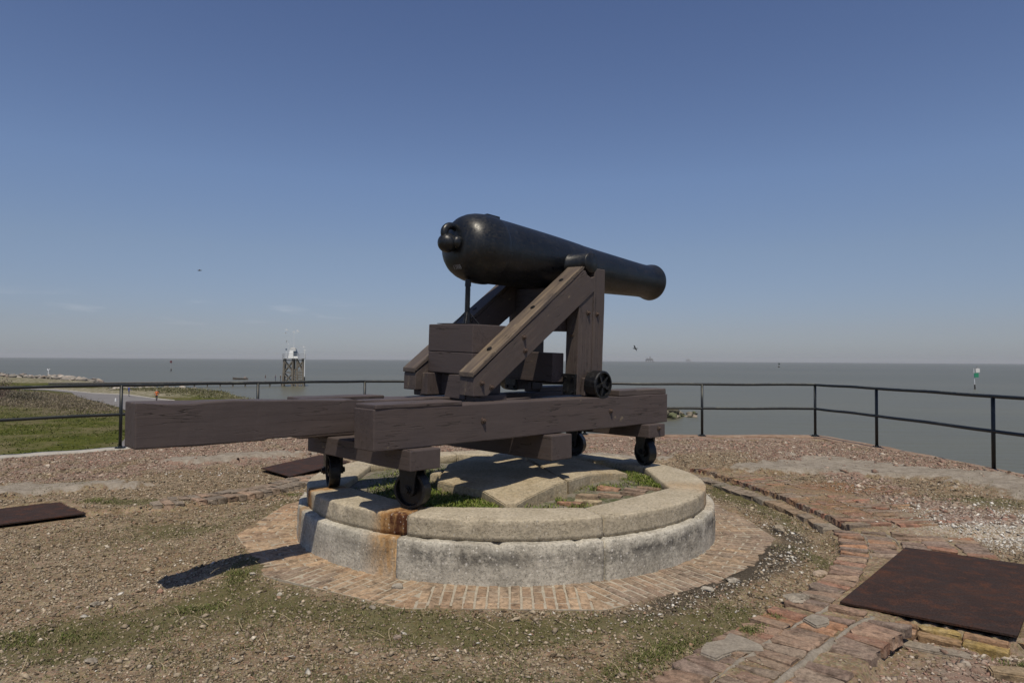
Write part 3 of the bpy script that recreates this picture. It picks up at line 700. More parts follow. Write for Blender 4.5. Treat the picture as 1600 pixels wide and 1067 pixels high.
# ================================================================== STONE RING
ring = empty('stone_ring', 'raised ring of tabby coping and grey concrete blocks carrying the cannon', 'gun platform', (CX, CY, 0))
def ring_block(name, a0, a1, ro, ri_flat, z0, z1, mat, parent, bev=.022, gap=.006, slope=0., seed=0, chips_=0.004, topz=None):
    """outer edge curved, inner edge straight; angles measured from the centre"""
    N = 48; Kz = 5; Kr = 5
    def P_(t, f, z):
        a = a0+(a1-a0)*t
        po = Vector((ro*math.cos(a), ro*math.sin(a), 0))
        i0 = Vector((ri_flat*math.cos(a0), ri_flat*math.sin(a0), 0)); i1 = Vector((ri_flat*math.cos(a1), ri_flat*math.sin(a1), 0))
        pi_ = i0.lerp(i1, t)
        return pi_.lerp(po, f)
    # cross section loop (f, z)
    sec = [(0, z0), (0, z1-bev), (.02, z1-bev*.3), (.06, z1)]
    for i in range(1, Kr): sec.append((.06+(.90-.06)*i/Kr, z1))
    sec += [(.93, z1), (.985, z1-bev*.35), (1, z1-bev)]
    for i in range(1, Kz): sec.append((1, z1-bev-(z1-bev-z0)*i/Kz))
    sec.append((1, z0))
    bm = bmesh.new(); rows = []
    for k_ in range(N+1):
        t = k_/N; tt = .5+(t-.5)*(1-gap)
        if k_ == 0: tt += 0
        row = []
        for f, z in sec:
            p = P_(tt, f, z); rr = p.length
            p.z = z
            if f > .5 and slope: 
                p.x *= 1+slope*(z1-z)/rr; p.y *= 1+slope*(z1-z)/rr
            row.append(bm.verts.new(p))
        rows.append(row)
    m_ = len(sec)
    for a, b in zip(rows[:-1], rows[1:]):
        for i in range(m_-1): bm.faces.new((a[i], a[i+1], b[i+1], b[i]))
        bm.faces.new((a[m_-1], a[0], b[0], b[m_-1]))
    bm.faces.new(rows[0]); bm.faces.new(rows[-1][::-1])
    bmesh.ops.recalc_face_normals(bm, faces=bm.faces)
    bm.edges.ensure_lookup_table()
    ends = [e for e in bm.edges if len(e.link_faces) == 2 and any(len(f.verts) > 6 for f in e.link_faces)]
    bmesh.ops.bevel(bm, geom=ends, offset=.006, segments=2, affect='EDGES')
    bm.normal_update()
    for v in bm.verts:
        q = Vector((v.co.x*5+seed, v.co.y*5, v.co.z*7))
        v.co += v.normal*(mnoise.noise(q)*chips_*1.6+mnoise.noise(q*3.7)*chips_)
        rr = math.hypot(v.co.x, v.co.y)
        if rr > ro-.05 and z1-.05 < v.co.z:
            e_ = max(0, mnoise.noise(Vector((v.co.x*11+seed, v.co.y*11, 3)))-.18)*.055*(1 if mat == 'coping' else 1.1); v.co.z -= e_*.8; v.co.x -= v.co.x/rr*e_*.7; v.co.y -= v.co.y/rr*e_*.7
    o = bm_obj(name, bm, M[mat], parent, True)
    me = o.data
    ex = me.attributes.new('exposed', 'FLOAT', 'POINT'); ru = me.attributes.new('rust', 'FLOAT', 'POINT')
    ev = []; rv = []
    for v in me.vertices:
        x, y, z = v.co; rr = math.hypot(x, y); an = math.atan2(y, x)
        if mat == 'base':
            band_ = max(0, 1-abs(z-.215)/.085)*(1 if rr > 1.7 else 0)
            e = band_*(.55+.6*float(vnoise(an*6+3, z*8, 77)))+.12
            if an < -math.pi/2-.35: e *= .45
        else: e = .10*float(vnoise(x*6, y*6, 5))
        ev.append(min(1, e))
        s = 0
        for (wa, wd, st) in ((math.atan2(-1.52+.04, -.69), .10, 1.0), (math.atan2(-.70, -1.50), .085, .8), (math.atan2(.8, 1.45), .09, .25), (math.radians(-18), .13, .22), (math.radians(30), .1, .3)):
            d = abs((an-wa+math.pi) % (2*math.pi)-math.pi)
            side = 1 if rr > 1.76 else max(0, 1-max(0, abs(rr-1.62)-.1)*8)*.75
            drip = 1 if mat != 'base' else max(0, .62-(.33-z)*.9)*.8
            jn = math.radians(-112.5)-(0.02 if mat == 'base' else 0)
            if wa < -1.9 and wa > -2.3: g_ = math.exp(-(max(0, jn-an-.05)/.075)**2) if an < jn+.002 else 0
            elif wa < -2.5: g_ = math.exp(-(d/.05)**2) if an > math.radians(-157.5) else 0
            else: g_ = math.exp(-(d/wd)**2)
            s = max(s, st*g_*side*drip)
        rv.append(s)
    ex.data.foreach_set('value', ev); ru.data.foreach_set('value', rv)
    return o
me_bump = 0
for i in range(8):
    a0 = math.radians(-90-22.5+45*i); a1 = a0+math.radians(45)
    if i == 0: a0 += 0.0
    ring_block('coping_stone', a0, a1, 1.815, 1.52, .325, .47, 'coping', ring, bev=.013, gap=.007, slope=-.0, seed=i*9, chips_=.0022)
    ring_block('base_block', a0-.02, a1-.02, 1.885, 1.45, -.05, .322, 'base', ring, bev=.014, gap=.007, slope=.035, seed=i*5+40, chips_=.004)

# fill inside the ring
bm = bmesh.new(); NR = 26; NT_ = 64
vr = []
for i in range(NR+1):
    r_ = 1.5*i/NR; row = []
    for j in range(NT_):
        a = 2*math.pi*j/NT_
        x, y = r_*math.cos(a), r_*math.sin(a); z = .400+.03*(float(fbm(x*3+9, y*3, 61))-.5)*2+.02*(float(fbm(x*12+9, y*12, 63))-.5)
        row.append(bm.verts.new((x+CX, y+CY, z)))
    vr.append(row)
for i in range(NR):
    for j in range(NT_):
        try: bm.faces.new((vr[i][j], vr[i+1][j], vr[i+1][(j+1) % NT_], vr[i][(j+1) % NT_]))
        except ValueError: pass
k = NT('ring_soil', .95); g = k.n('ShaderNodeNewGeometry').outputs['Position']
n1 = k.noise(g, 6, 6, .7); n2 = k.noise(g, 60, 4, .7)
c = k.mix(k.rng(n1, .45, .6), k.ramp(n2, [(.3, (.12, .10, .075)), (.7, (.28, .25, .20))]), k.ramp(n2, [(.3, (.04, .055, .015)), (.7, (.10, .11, .04))])); k.color(c); k.bump(n2, .008); k.bump(n1, .02); M['ring_soil'] = k.m
o = bm_obj('soil_fill', bm, M['ring_soil'], smooth=True); o['kind'] = 'structure'; o['label'] = 'soil and gravel filling the inside of the stone ring'
def slab(name, poly, z0, z1, mat, label, cat, tilt=(0, 0, 0), group=None):
    zs = [p[2] for p in poly] if z1 is None else [z1]*len(poly); poly = [(p[0], p[1]) for p in poly]
    c0 = np.mean(poly, axis=0); bm = bmesh.new()
    a = [bm.verts.new((x-c0[0], y-c0[1], z0)) for x, y in poly]; b = [bm.verts.new((x-c0[0], y-c0[1], z)) for (x, y), z in zip(poly, zs)]
    n_ = len(poly); bm.faces.new(a[::-1])
    if z1 is None:
        cz = sum(zs)/len(zs)+.01; mid = [bm.verts.new((v.co.x*.5, v.co.y*.5, cz*.5+v.co.z*.5+.004)) for v in b]; ctr = bm.verts.new((0, 0, cz+.006))
        for q in range(n_): bm.faces.new((b[q], b[(q+1) % n_], mid[(q+1) % n_], mid[q])); bm.faces.new((mid[q], mid[(q+1) % n_], ctr))
    else: bm.faces.new(b)
    for i in range(n_): bm.faces.new((a[i], a[(i+1) % n_], b[(i+1) % n_], b[i]))
    bmesh.ops.recalc_face_normals(bm, faces=bm.faces)
    bmesh.ops.bevel(bm, geom=[e for e in bm.edges if z1 is not None or max(e.calc_face_angle(0), 0) > .5], offset=.008, segments=2, affect='EDGES')
    bmesh.ops.triangulate(bm, faces=[f for f in bm.faces if len(f.verts) > 4])
    bm.normal_update()
    for v in bm.verts: v.co += v.normal*mnoise.noise(v.co*9)*.006
    o = bm_obj(name, bm, M[mat], loc=(c0[0], c0[1], 0), rot=tilt)
    for nm, vl in (('exposed', .12), ('rust', .12)):
        at_ = o.data.attributes.new(nm, 'FLOAT', 'POINT'); at_.data.foreach_set('value', [vl*(.3+1.5*abs(mnoise.noise(v.co*2))) for v in o.data.vertices])
    return tag(o, label, cat, group)
slabA = [(-0.239, 5.63, 0.49), (-0.046, 5.256, 0.455), (0.042, 5.259, 0.455), (0.139, 5.43, 0.475), (0.241, 5.565, 0.495), (0.359, 5.715, 0.52), (0.477, 5.786, 0.54), (0.393, 6.077, 0.55), (0.317, 6.389, 0.545), (0.076, 7.307, 0.54), (-0.404, 7.357, 0.53), (-0.636, 6.894, 0.51), (-0.639, 6.303, 0.5), (-0.645, 6.029, 0.49)]
slabB = [(0.389, 6.197, 0.53), (0.497, 5.959, 0.515), (0.61, 6.154, 0.51), (0.735, 6.39, 0.5), (0.925, 6.554, 0.48), (1.137, 6.683, 0.46), (0.958, 7.07, 0.48), (0.701, 7.424, 0.5), (0.147, 7.453, 0.52)]
slab('stone_slab', slabA, .36, None, 'slab', 'large pale yellow slab with a curved edge lying inside the ring under the chassis', 'stone slab', (0, 0, 0), 'slabs inside the stone ring')
slab('stone_slab', slabB, .36, None, 'slab', 'smaller rust tinged slab right of the large slab inside the ring', 'stone slab', (0, 0, 0), 'slabs inside the stone ring')
slab('broken_stone', [(-.76, 6.42), (-.66, 6.40), (-.655, 6.62), (-.74, 6.60)], .38, .49, 'slab', 'small cracked stone at the left end of the large slab beside the grass', 'stone')
slab('stone_block', [(.90, 7.45), (1.07, 7.45), (1.07, 7.57), (.90, 7.57)], .39, .475, 'slab', 'small square block standing at the far side inside the ring', 'stone')
ringbr = [((.483, 5.54), -.45, 'reddish brick lying nearest the coping inside the ring'), ((.625, 5.60), -.5, 'pale yellow brick beside the reddish one inside the ring'), ((.659, 5.85), -.55, 'tan brick lying left in the second row inside the ring'), ((.846, 5.86), -.35, 'long tan brick in the middle of the second row inside the ring'),
          ((.882, 6.165), -.5, 'orange brick next to the curved slab edge inside the ring'), ((1.05, 5.95), -.4, 'brown brick close to the right coping inside the ring'), ((1.11, 6.11), -.5, 'pinkish thin brick behind the brown one inside the ring'), ((1.24, 6.19), -.3, 'rightmost brick beside the grass inside the ring')]
pc = [(.34, .19, .12), (.40, .32, .20), (.33, .24, .16), (.32, .22, .15), (.34, .19, .12), (.25, .17, .12), (.34, .24, .18), (.28, .19, .13)]
for (p, rz, lb), cc in zip(ringbr, pc):
    o = bpy.data.objects.new('loose_brick', random.choice(BR_OLD)); o.location = (p[0], p[1], .392); o.rotation_euler = (random.uniform(-.05, .05), random.uniform(-.05, .05), rz); o.color = (*cc, 1); link(o)
    tag(o, lb, 'brick', 'loose bricks inside the stone ring')

# ================================================================== CHASSIS
ch = empty('gun_chassis', 'long brown timber traversing chassis with a tongue, standing on four iron wheels on the ring', 'gun chassis', (CX, CY, 0), (0, 0, GROT))
def T(name, u, v, w, lu, lv, lw, mat='wood', grain='u', par=None, bevel=.009, wob=.003):
    if grain == 'u': return timber(name, par or ch, (u, v, w), (lu, lv, lw), mat=mat, bevel=bevel, wob=wob)
    if grain == 'v': return timber(name, par or ch, (u, v, w), (lv, lu, lw), rot=(0, 0, R(90)), mat=mat, bevel=bevel, wob=wob)
    return timber(name, par or ch, (u, v, w), (lw, lv, lu), rot=(0, R(90), 0), mat=mat, bevel=bevel, wob=wob)
def boltat(par, u, v, w, r=.018, ax=(0, 1, 0), name='bolt'):
    bm = bmesh.new(); s = Vector((0, -1 if v > 0 else 1, 0)) if ax == (0, 1, 0) else Vector(ax)
    bm_cyl(bm, Vector((0, 0, 0)), s*.006, r*1.5, seg=14); bm_cyl(bm, s*.006, s*.022, r, r*.85, seg=8); bm_cyl(bm, s*.02, s*.03, r*.5, r*.4, seg=8)
    return bm_obj(name, bm, M['bolt'], par, loc=(u, -v, w))
def bolt_rest(par, u, v, w, r=.018): return boltat(par, u, v, w, r)
for s in (1, -1):
    rl = T('rail_beam', -.10, s*.5325, 1.067, 3.60, .255, .295, wob=.004)
    fb = T('hurter_block', 1.28, s*.5325, 1.243, .80, .245, .058, 'wood_worn'); 
    rb = T('rear_cap', -1.50, s*.535, 1.228, .78, .262, .034, wob=.004)
    for u in (-.892, .732): boltat(ch, u, s*.66, 1.08, .017)
# tongue: thick lever, slightly lifted and tapered
poly = [(-3.24, .998), (-2.42, .99), (-2.40, 1.0), (-2.06, 1.0), (-.75, 1.0), (-.76, 1.238), (-1.62, 1.237), (-1.72, 1.252), (-1.95, 1.255), (-2.6, 1.276), (-3.24, 1.285)]
poly = [(x+2, z-1.14) for x, z in poly]
bm = prism(poly, -.11, .11, bevel=.010, wob=.0055, seed=3)
for v in bm.verts:  # splintered upper edge near the rear end
    d = math.exp(-((v.co.x+.98)/.16)**2)
    if v.co.z > .08 and v.co.y < -.02: v.co.z -= .030*d*(.5+.5*abs(mnoise.noise(v.co*30)));
bm_obj('tongue', bm, M['wood'], ch, loc=(-2, 0, 1.14))
T('tongue_front', .35, 0, 1.09, 2.2, .20, .20)
T('rear_transom', -1.52, 0, .843, .27, 1.50, .148, grain='v')
T('middle_transom', -.06, 0, .81, .26, 1.50, .215, grain='v')
T('front_transom', 1.38, 0, .855, .28, 1.50, .13, grain='v')
# traverse wheels: axle points to the pintle
def tr_wheel(u, v, label=None):
    wl = bpy.data.objects.new('traverse_wheel', None)
    bm = bmesh.new(); RR = .137; hw = .045
    prof = [(-hw*.55, 0), (-hw*.9, .03), (-hw*.9, .045), (-hw*.35, .05), (-hw*.35, RR-.03), (-hw, RR-.022), (-hw, RR-.004), (-hw*.85, RR), (hw*.85, RR), (hw, RR-.004), (hw, RR-.022), (hw*.35, RR-.03), (hw*.35, .05), (hw*.9, .045), (hw*.9, .03), (hw*.55, 0)]
    bm_lathe(bm, prof, 36)
    for vtx in bm.verts: vtx.co += vtx.co.normalized()*mnoise.noise(vtx.co*30)*.004
    ang = math.atan2(-v, u)
    w = bm_obj('traverse_wheel', bm, M['iron'], ch, False, (u, -v, .47+RR), (0, 0, ang))
    bm = bmesh.new()
    for s in (-1, 1):
        vsb = [(-.055, -.02), (.055, -.02), (.075, .18), (-.075, .18)]
        a = [bm.verts.new((s*.058, y, z)) for y, z in vsb]; b = [bm.verts.new((s*.072, y, z)) for y, z in vsb]
        bm.faces.new(a); bm.faces.new(b[::-1])
        for i in range(4): bm.faces.new((a[i], b[i], b[(i+1) % 4], a[(i+1) % 4]))
        bm_cyl(bm, (s*.05, 0, .005), (s*.098, 0, .005), .022, seg=8)
        bm_cyl(bm, (s*.072, 0, .005), (s*.084, 0, .005), .034, seg=6)
    bm_box(bm, .17, .17, .014, (0, 0, .165))
    for sx_ in (-1, 1):
        for sy_ in (-1, 1): bm_cyl(bm, (sx_*.06, sy_*.06, .12), (sx_*.06, sy_*.06, .17), .011, seg=6)
    bmesh.ops.recalc_face_normals(bm, faces=bm.faces)
    bm_obj('wheel_fork', bm, M['iron'], w)
for u, v in ((-1.5, .567), (-1.508, -.573), (1.53, .50), (1.50, -.46)): tr_wheel(u, v)
# packing between front wheels' forks and transom, pintle
bm = bmesh.new(); bm_cyl(bm, (0, 0, .38), (0, 0, .72), .05, seg=16); bm_cyl(bm, (0, 0, .40), (0, 0, .46), .13, .10, seg=20)
bm.free()
boltat(ch, 1.40, .755, .88, .016, name='bolt')

# ================================================================== CARRIAGE
PZ = 1.215
ca = empty('gun_carriage', 'brown timber barbette carriage with slanting braces on the chassis, carrying the black barrel', 'gun carriage', (CX, CY, PZ), (R(1.9), 0, GROT))
def TC(name, u, v, w, lu, lv, lw, mat='wood', grain='u', bevel=.008, wob=.003): return T(name, u, v, w-PZ, lu, lv, lw, mat, grain, ca, bevel, wob)
for s in (1, -1):
    vc_ = .40*s
    # brace: polygon in (u,w) rotated so the grain lies along local X
    ang = R(36.2); o_u, o_w = -.85, 1.43
    P0 = [(-.85, 1.275), (-.70, 1.275), (.655, 2.242), (.655, 2.385), (.60, 2.372), (.545, 2.392), (.515, 2.43), (.478, 2.43), (-.85, 1.428)]
    pl = []
    for u, w in P0:
        du, dw = u-o_u, w-o_w; pl.append((du*math.cos(ang)+dw*math.sin(ang), -du*math.sin(ang)+dw*math.cos(ang)))
    bm = prism(pl, -.088, .088, bevel=.007, wob=.004, seed=s*11)
    bm_obj('brace', bm, M['wood_worn'], ca, loc=(o_u, -vc_, o_w-PZ), rot=(0, -ang, 0))
    P1 = [(-.862, 1.434), (.487, 2.432), (.472, 2.462), (-.862, 1.468)]
    P1 = [(-.862, 1.432), (.482, 2.434), (.50, 2.466), (.462, 2.468), (-.862, 1.472)]
    pl = []
    for u, w in P1:
        du, dw = u-o_u, w-o_w; pl.append((du*math.cos(ang)+dw*math.sin(ang), -du*math.sin(ang)+dw*math.cos(ang)))
    bm = prism(pl, -.094, .094, bevel=.006, wob=.003, seed=s*13+5)
    cap = bm_obj('brace_cap', bm, M['wood_cap' if s > 0 else 'wood_cap_far'], ca, loc=(o_u, -vc_, o_w-PZ), rot=(0, -ang, 0))
    TC('rear_post', .55, s*.4, 1.79, .205, .155, 1.09, 'wood_worn', 'w')
    TC('front_post', .74, s*.4, 1.855, .165, .163, 1.225, 'wood_worn', 'w')
    TC('axle_block', .62, s*.507, 1.325, .24, .05, .17, 'wood_worn', 'w')
    for (u, w) in ((-.29, 1.774), (-.269, 1.658), (-.762, 1.385), (-.655, 1.348)): boltat(ca, u, s*.488, w-PZ, .016)
    for (u, w) in ((.58, 2.031), (.712, 2.025)): boltat(ca, u, s*.48, w-PZ, .016)
    boltat(ca, .448, s*.40, 1.817-PZ, .016, (-1, 0, 0))
    for (u, w) in ((-.60, 1.663), (-.09, 2.04), (.28, 2.31)):
        bm = bmesh.new(); bm_torus(bm, (0, 0, 0), .020, .0045, segM=16, segm=6); bm_cyl(bm, (0, 0, -.004), (0, 0, .004), .013, seg=10)
        bm_obj('ring_bolt', bm, M['iron'], ca, loc=(u-.012, -s*.4, 1.470+.7445*(u+.862)-PZ+.004), rot=(0, -ang, 0))
    # running wheel
    bm = bmesh.new(); RR = .133
    prof = [(-.07, 0), (-.07, RR-.012), (-.062, RR), (.062, RR), (.07, RR-.008), (.07, RR-.022), (.035, RR-.026), (.035, 0)]
    bm_lathe(bm, prof, 40)
    for i in range(5):
        a = i*2*math.pi/5+.5; q = Matrix.Rotation(a, 3, 'X')
        bm_box(bm, .03, .022, RR-.03, q @ Vector((.045, 0, (RR-.03)/2)), q)
    bm_cyl(bm, (.03, 0, 0), (.075, 0, 0), .032, .026, seg=14)
    for vtx in bm.verts: vtx.co += Vector((0, 1, 0))*mnoise.noise(vtx.co*40)*.002
    bmesh.ops.recalc_face_normals(bm, faces=bm.faces)
    bm_obj('carriage_wheel', bm, M['iron'], ca, loc=(.62, -s*.592, 1.352-PZ), rot=(0, 0, R(-90)*s))
    bm = bmesh.new(); bm_box(bm, .03, .15, .20, bevel=.004)
    for yy in (-.05, .05):
        for zz in (-.07, .07): bm_cyl(bm, (-.012, yy, zz), (-.03, yy, zz), .014, seg=6)
    bm_obj('axle_plate', bm, M['iron'], ca, loc=(.432, -s*.40, 1.345-PZ))
    # shoe that keeps the braces on the rail
    TC('rear_shoe', -.60, s*.35, 1.25, .36, .16, .055, 'wood')
# stacked transoms behind the elevating screw
TC('upper_transom', -.50, 0, 1.749, .44, .618, .244, 'wood', 'v')
TC('middle_stack', -.50, 0, 1.5325, .438, .614, .186, 'wood', 'v')
TC('side_block', -.70, -.258, 1.335, .18, .098, .200, 'wood', 'w')
bm = prism([(.03, -.10), (.31, -.10), (.31, .10), (.085, .10)], -.09, .09, bevel=.006, wob=.002)
bm_obj('side_block', bm, M['wood'], ca, loc=(-.70, 0, 1.335-PZ), rot=(0, 0, R(-90)))
TC('inner_transom', -.50, 0, 1.335, .26, .60, .19, 'wood', 'v')
TC('front_transom', .36, 0, 1.50, .16, .62, .28, 'wood', 'v')
TC('top_transom', .50, 0, 2.06, .26, .62, .42, 'wood', 'v')
for u in (.36,):
    for v in (-.12, -.22):
        bm = bmesh.new(); bm_cyl(bm, (0, 0, 0), (0, 0, .022), .018, seg=6); bm_obj('bolt', bm, M['iron'], ca, loc=(u, -v, 1.64-PZ))
bm = bmesh.new(); bm_cyl(bm, (.10, .42, 0), (.10, -.42, 0), .03, seg=12); bm_obj('axle', bm, M['iron'], ca, loc=(.52, 0, 1.352-PZ))
# flat dirty patch plate top
bm = bmesh.new(); bm_box(bm, .27, .40, .006, (0, 0, 0), bevel=0)
bm_obj('screw_plate', bm, M['iron'], ca, loc=(-.575, 0, 1.877-PZ))
bm = bmesh.new()
bm_cyl(bm, (0, 0, 0), (0, 0, .10), .038, .032, seg=12); bm_cyl(bm, (0, 0, .10), (0, 0, .39), .021, seg=14)
for i in range(24): bm_cyl(bm, (0, 0, .11+i*.0115), (0, 0, .116+i*.0115), .0245, seg=14)
bm_cyl(bm, (0, 0, .34), (0, 0, .40), .029, .026, seg=12)
for a in (.6, 2.4, 3.9, 5.5): bm_cyl(bm, (.11*math.cos(a), .11*math.sin(a), .002), (.02*math.cos(a), .02*math.sin(a), .105), .006, seg=6)
bm_obj('elevating_screw', bm, M['iron'], ca, loc=(-.53, 0, 1.878-PZ))

# ================================================================== BARREL
AXW0 = 2.545; SL = -.030
gb = empty('cannon_barrel', 'black painted smoothbore cannon barrel with a rounded breech and cascabel loop', 'cannon', (CX+UX.x*.613, CY+UX.y*.613, AXW0), (0, -math.atan(SL), GROT))
prof_u = [(-.675, 0), (-.673, .07), (-.666, .13), (-.650, .187), (-.622, .233), (-.582, .267), (-.53, .292), (-.47, .308), (-.41, .3155), (-.35, .318), (-.30, .318), (-.275, .316), (-.262, .311), (-.25, .307), (-.1, .302), (.15, .292), (.4, .281), (.62, .270), (.80, .259), (.92, .251), (.99, .244), (1.2, .233), (1.5, .219), (1.8, .205), (2.05, .194), (2.16, .191), (2.22, .193), (2.28, .202), (2.325, .212), (2.35, .214), (2.37, .208), (2.38, .198), (2.382, .165), (2.378, .088), (2.36, .083), (1.6, .083), (1.58, 0)]
bm = bmesh.new(); bm_lathe(bm, [(u-.613, r) for u, r in prof_u], 96)
o = bm_obj('barrel_body', bm, M['gun'], gb, True)
bm = bmesh.new(); bmesh.ops.create_uvsphere(bm, u_segments=32, v_segments=20, radius=.086)
bm_cyl(bm, (.05, 0, 0), (.17, 0, 0), .045, .075, seg=20)
bmesh.ops.translate(bm, verts=bm.verts, vec=(-.765-.613+.02, 0, 0))
bm_obj('cascabel_knob', bm, M['gun'], gb, True)
bm = bmesh.new()
rt_ = Matrix.Rotation(R(90), 3, 'X')
bm_torus(bm, (0, 0, 0), .062, .028, rt_, 36, 14)
for v_ in bm.verts: v_.co = Vector((v_.co.x*1.30-.700-.613, v_.co.y*1.1, v_.co.z*1.12+.088))
bm_obj('breeching_loop', bm, M['gun'], gb, True)
bm = bmesh.new()
for s in (-1, 1):
    r = bmesh.ops.create_uvsphere(bm, u_segments=20, v_segments=12, radius=.046)
    bmesh.ops.transform(bm, matrix=Matrix.Translation((-.690-.613, s*.082, .005)) @ Matrix.Diagonal((1.2, .8, 1.2, 1)), verts=r['verts'])
bm_obj('loop_lug', bm, M['gun'], gb, True)
for s in (1, -1):
    bm = bmesh.new()
    bm_lathe(bm, [(.20, .112), (.285, .112), (.292, .100), (.515, .099), (.523, .094), (.5235, 0)], 40)
    bm_obj('trunnion', bm, M['gun'], gb, True, loc=(0, 0, -.045), rot=(0, 0, R(-90)*s))
bm = bmesh.new(); bm_box(bm, .16, .085, .030, (0, 0, 0), bevel=.006)
bm_obj('sight_mount', bm, M['gun'], gb, loc=(-.24-.613, 0, .318), rot=(0, R(1), 0))
# stamped number on the breech face
def text_mesh(txt, size):
    cu = bpy.data.curves.new('txt', 'FONT'); cu.body = txt; cu.size = size; cu.align_x = 'CENTER'; cu.align_y = 'CENTER'
    ob = bpy.data.objects.new('txt', cu); col.objects.link(ob); bpy.context.view_layer.update()
    dg = bpy.context.evaluated_depsgraph_get(); me = bpy.data.meshes.new_from_object(ob.evaluated_get(dg)); bpy.data.objects.remove(ob); bpy.data.curves.remove(cu); return me
me = text_mesh('1388', .052)
rr_ = np.array([p[1] for p in prof_u[:10]]); uu_ = np.array([p[0] for p in prof_u[:10]])
for v in me.vertices:
    yy = -v.co.x - .02; zz = v.co.y*1.0-.205      # seen from the rear: local +y is left
    x = float(np.interp(math.hypot(yy, zz), rr_, uu_))-.613-.004
    v.co = (x, yy, zz)
k = NT('faded_white_paint', .7); nn_ = k.noise(k.coord(), 90, 3); k.color(k.ramp(nn_, [(.35, (.12, .12, .12)), (.55, (.42, .42, .41))])); me.materials.clear(); me.materials.append(k.m)
o = bpy.data.objects.new('painted_number', me); link(o, gb)

# ================================================================== RAILING
rail = empty('iron_railing', 'black two-rail iron pipe railing running along the whole platform edge', 'railing', (0, 0, 0))
RZ = 1.10; MZ = .62
def bend(a, b): return (a[0], a[1]), (b[0], b[1])
for i, p in enumerate(PP):
    bm = bmesh.new(); bm_cyl(bm, (0, 0, .065), (0, 0, RZ), .026, seg=14)
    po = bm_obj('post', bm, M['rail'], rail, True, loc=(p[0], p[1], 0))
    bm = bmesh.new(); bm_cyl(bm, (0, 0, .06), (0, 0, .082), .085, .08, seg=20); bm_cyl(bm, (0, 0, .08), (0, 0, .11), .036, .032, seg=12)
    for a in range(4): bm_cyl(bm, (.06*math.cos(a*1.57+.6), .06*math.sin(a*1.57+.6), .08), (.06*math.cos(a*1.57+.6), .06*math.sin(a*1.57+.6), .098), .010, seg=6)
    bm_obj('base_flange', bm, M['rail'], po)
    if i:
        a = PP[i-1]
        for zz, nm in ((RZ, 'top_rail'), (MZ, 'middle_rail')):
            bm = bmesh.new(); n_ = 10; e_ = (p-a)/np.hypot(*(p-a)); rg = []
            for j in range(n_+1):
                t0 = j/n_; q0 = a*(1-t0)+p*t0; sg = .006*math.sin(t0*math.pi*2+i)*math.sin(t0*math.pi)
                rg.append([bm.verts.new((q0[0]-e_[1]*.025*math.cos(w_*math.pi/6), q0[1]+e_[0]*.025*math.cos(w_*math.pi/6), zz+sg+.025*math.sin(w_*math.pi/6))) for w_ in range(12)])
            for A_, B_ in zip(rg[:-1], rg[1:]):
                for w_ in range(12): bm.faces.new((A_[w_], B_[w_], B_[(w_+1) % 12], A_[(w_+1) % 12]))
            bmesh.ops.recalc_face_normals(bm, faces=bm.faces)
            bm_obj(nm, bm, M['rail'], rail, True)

# ================================================================== LOOSE STUFF ON THE PLATFORM
def in_view(x, y, m_=.25):
    return (y > 1.9) & (np.abs(x) < .76*y+m_)
def chips_obj(name, P, S, flat, colr, mat, kind='stuff', label=None):
    n_ = len(P)
    base = np.array([[1, 0, 0], [-1, 0, 0], [0, 1, 0], [0, -1, 0], [0, 0, 1], [0, 0, -1]], float)
    F0 = np.array([[0, 2, 4], [2, 1, 4], [1, 3, 4], [3, 0, 4], [2, 0, 5], [1, 2, 5], [3, 1, 5], [0, 3, 5]])
    V = base[None]*(1+rng.uniform(-.35, .35, (n_, 6, 1)))+rng.uniform(-.22, .22, (n_, 6, 3))
    V[:, :, 0] *= rng.uniform(.8, 1.5, (n_, 1)); V[:, :, 2] *= flat
    a = rng.uniform(0, 2*np.pi, n_); c_, s_ = np.cos(a), np.sin(a)
    tl = rng.uniform(-.5, .5, (n_, 2))
    V[:, :, 2] += V[:, :, 0]*tl[:, :1]+V[:, :, 1]*tl[:, 1:]
    x = V[:, :, 0]*c_[:, None]-V[:, :, 1]*s_[:, None]; y = V[:, :, 0]*s_[:, None]+V[:, :, 1]*c_[:, None]
    V = np.stack([x, y, V[:, :, 2]], 2)*S[:, None, None]+P[:, None, :]
    F = (F0[None]+(np.arange(n_)*6)[:, None, None]).reshape(-1, 3)
    o = fast_mesh(name, V.reshape(-1, 3), F, mat, np.repeat(colr, 6, axis=0), kind=kind)
    if label: o['label'] = label
    return o
def pick(pal, w, n_, j=.2):
    pal = np.array(pal); w = np.array(w, float); w /= w.sum(); return pal[rng.choice(len(pal), n_, p=w)]*(1+rng.uniform(-j, j, (n_, 1)))
def on_paving(x, y):  # over brick strips, apron and plates
    r = np.hypot(x-CX, y-CY); t_ = np.arctan2(y-CY, x-CX)+math.pi/2+math.pi/12; m_ = r*np.cos(t_ % (math.pi/6)-math.pi/12) < 2.325
    for q in plates.values(): m_ |= in_quad(x, y, q, .03)
    return m_
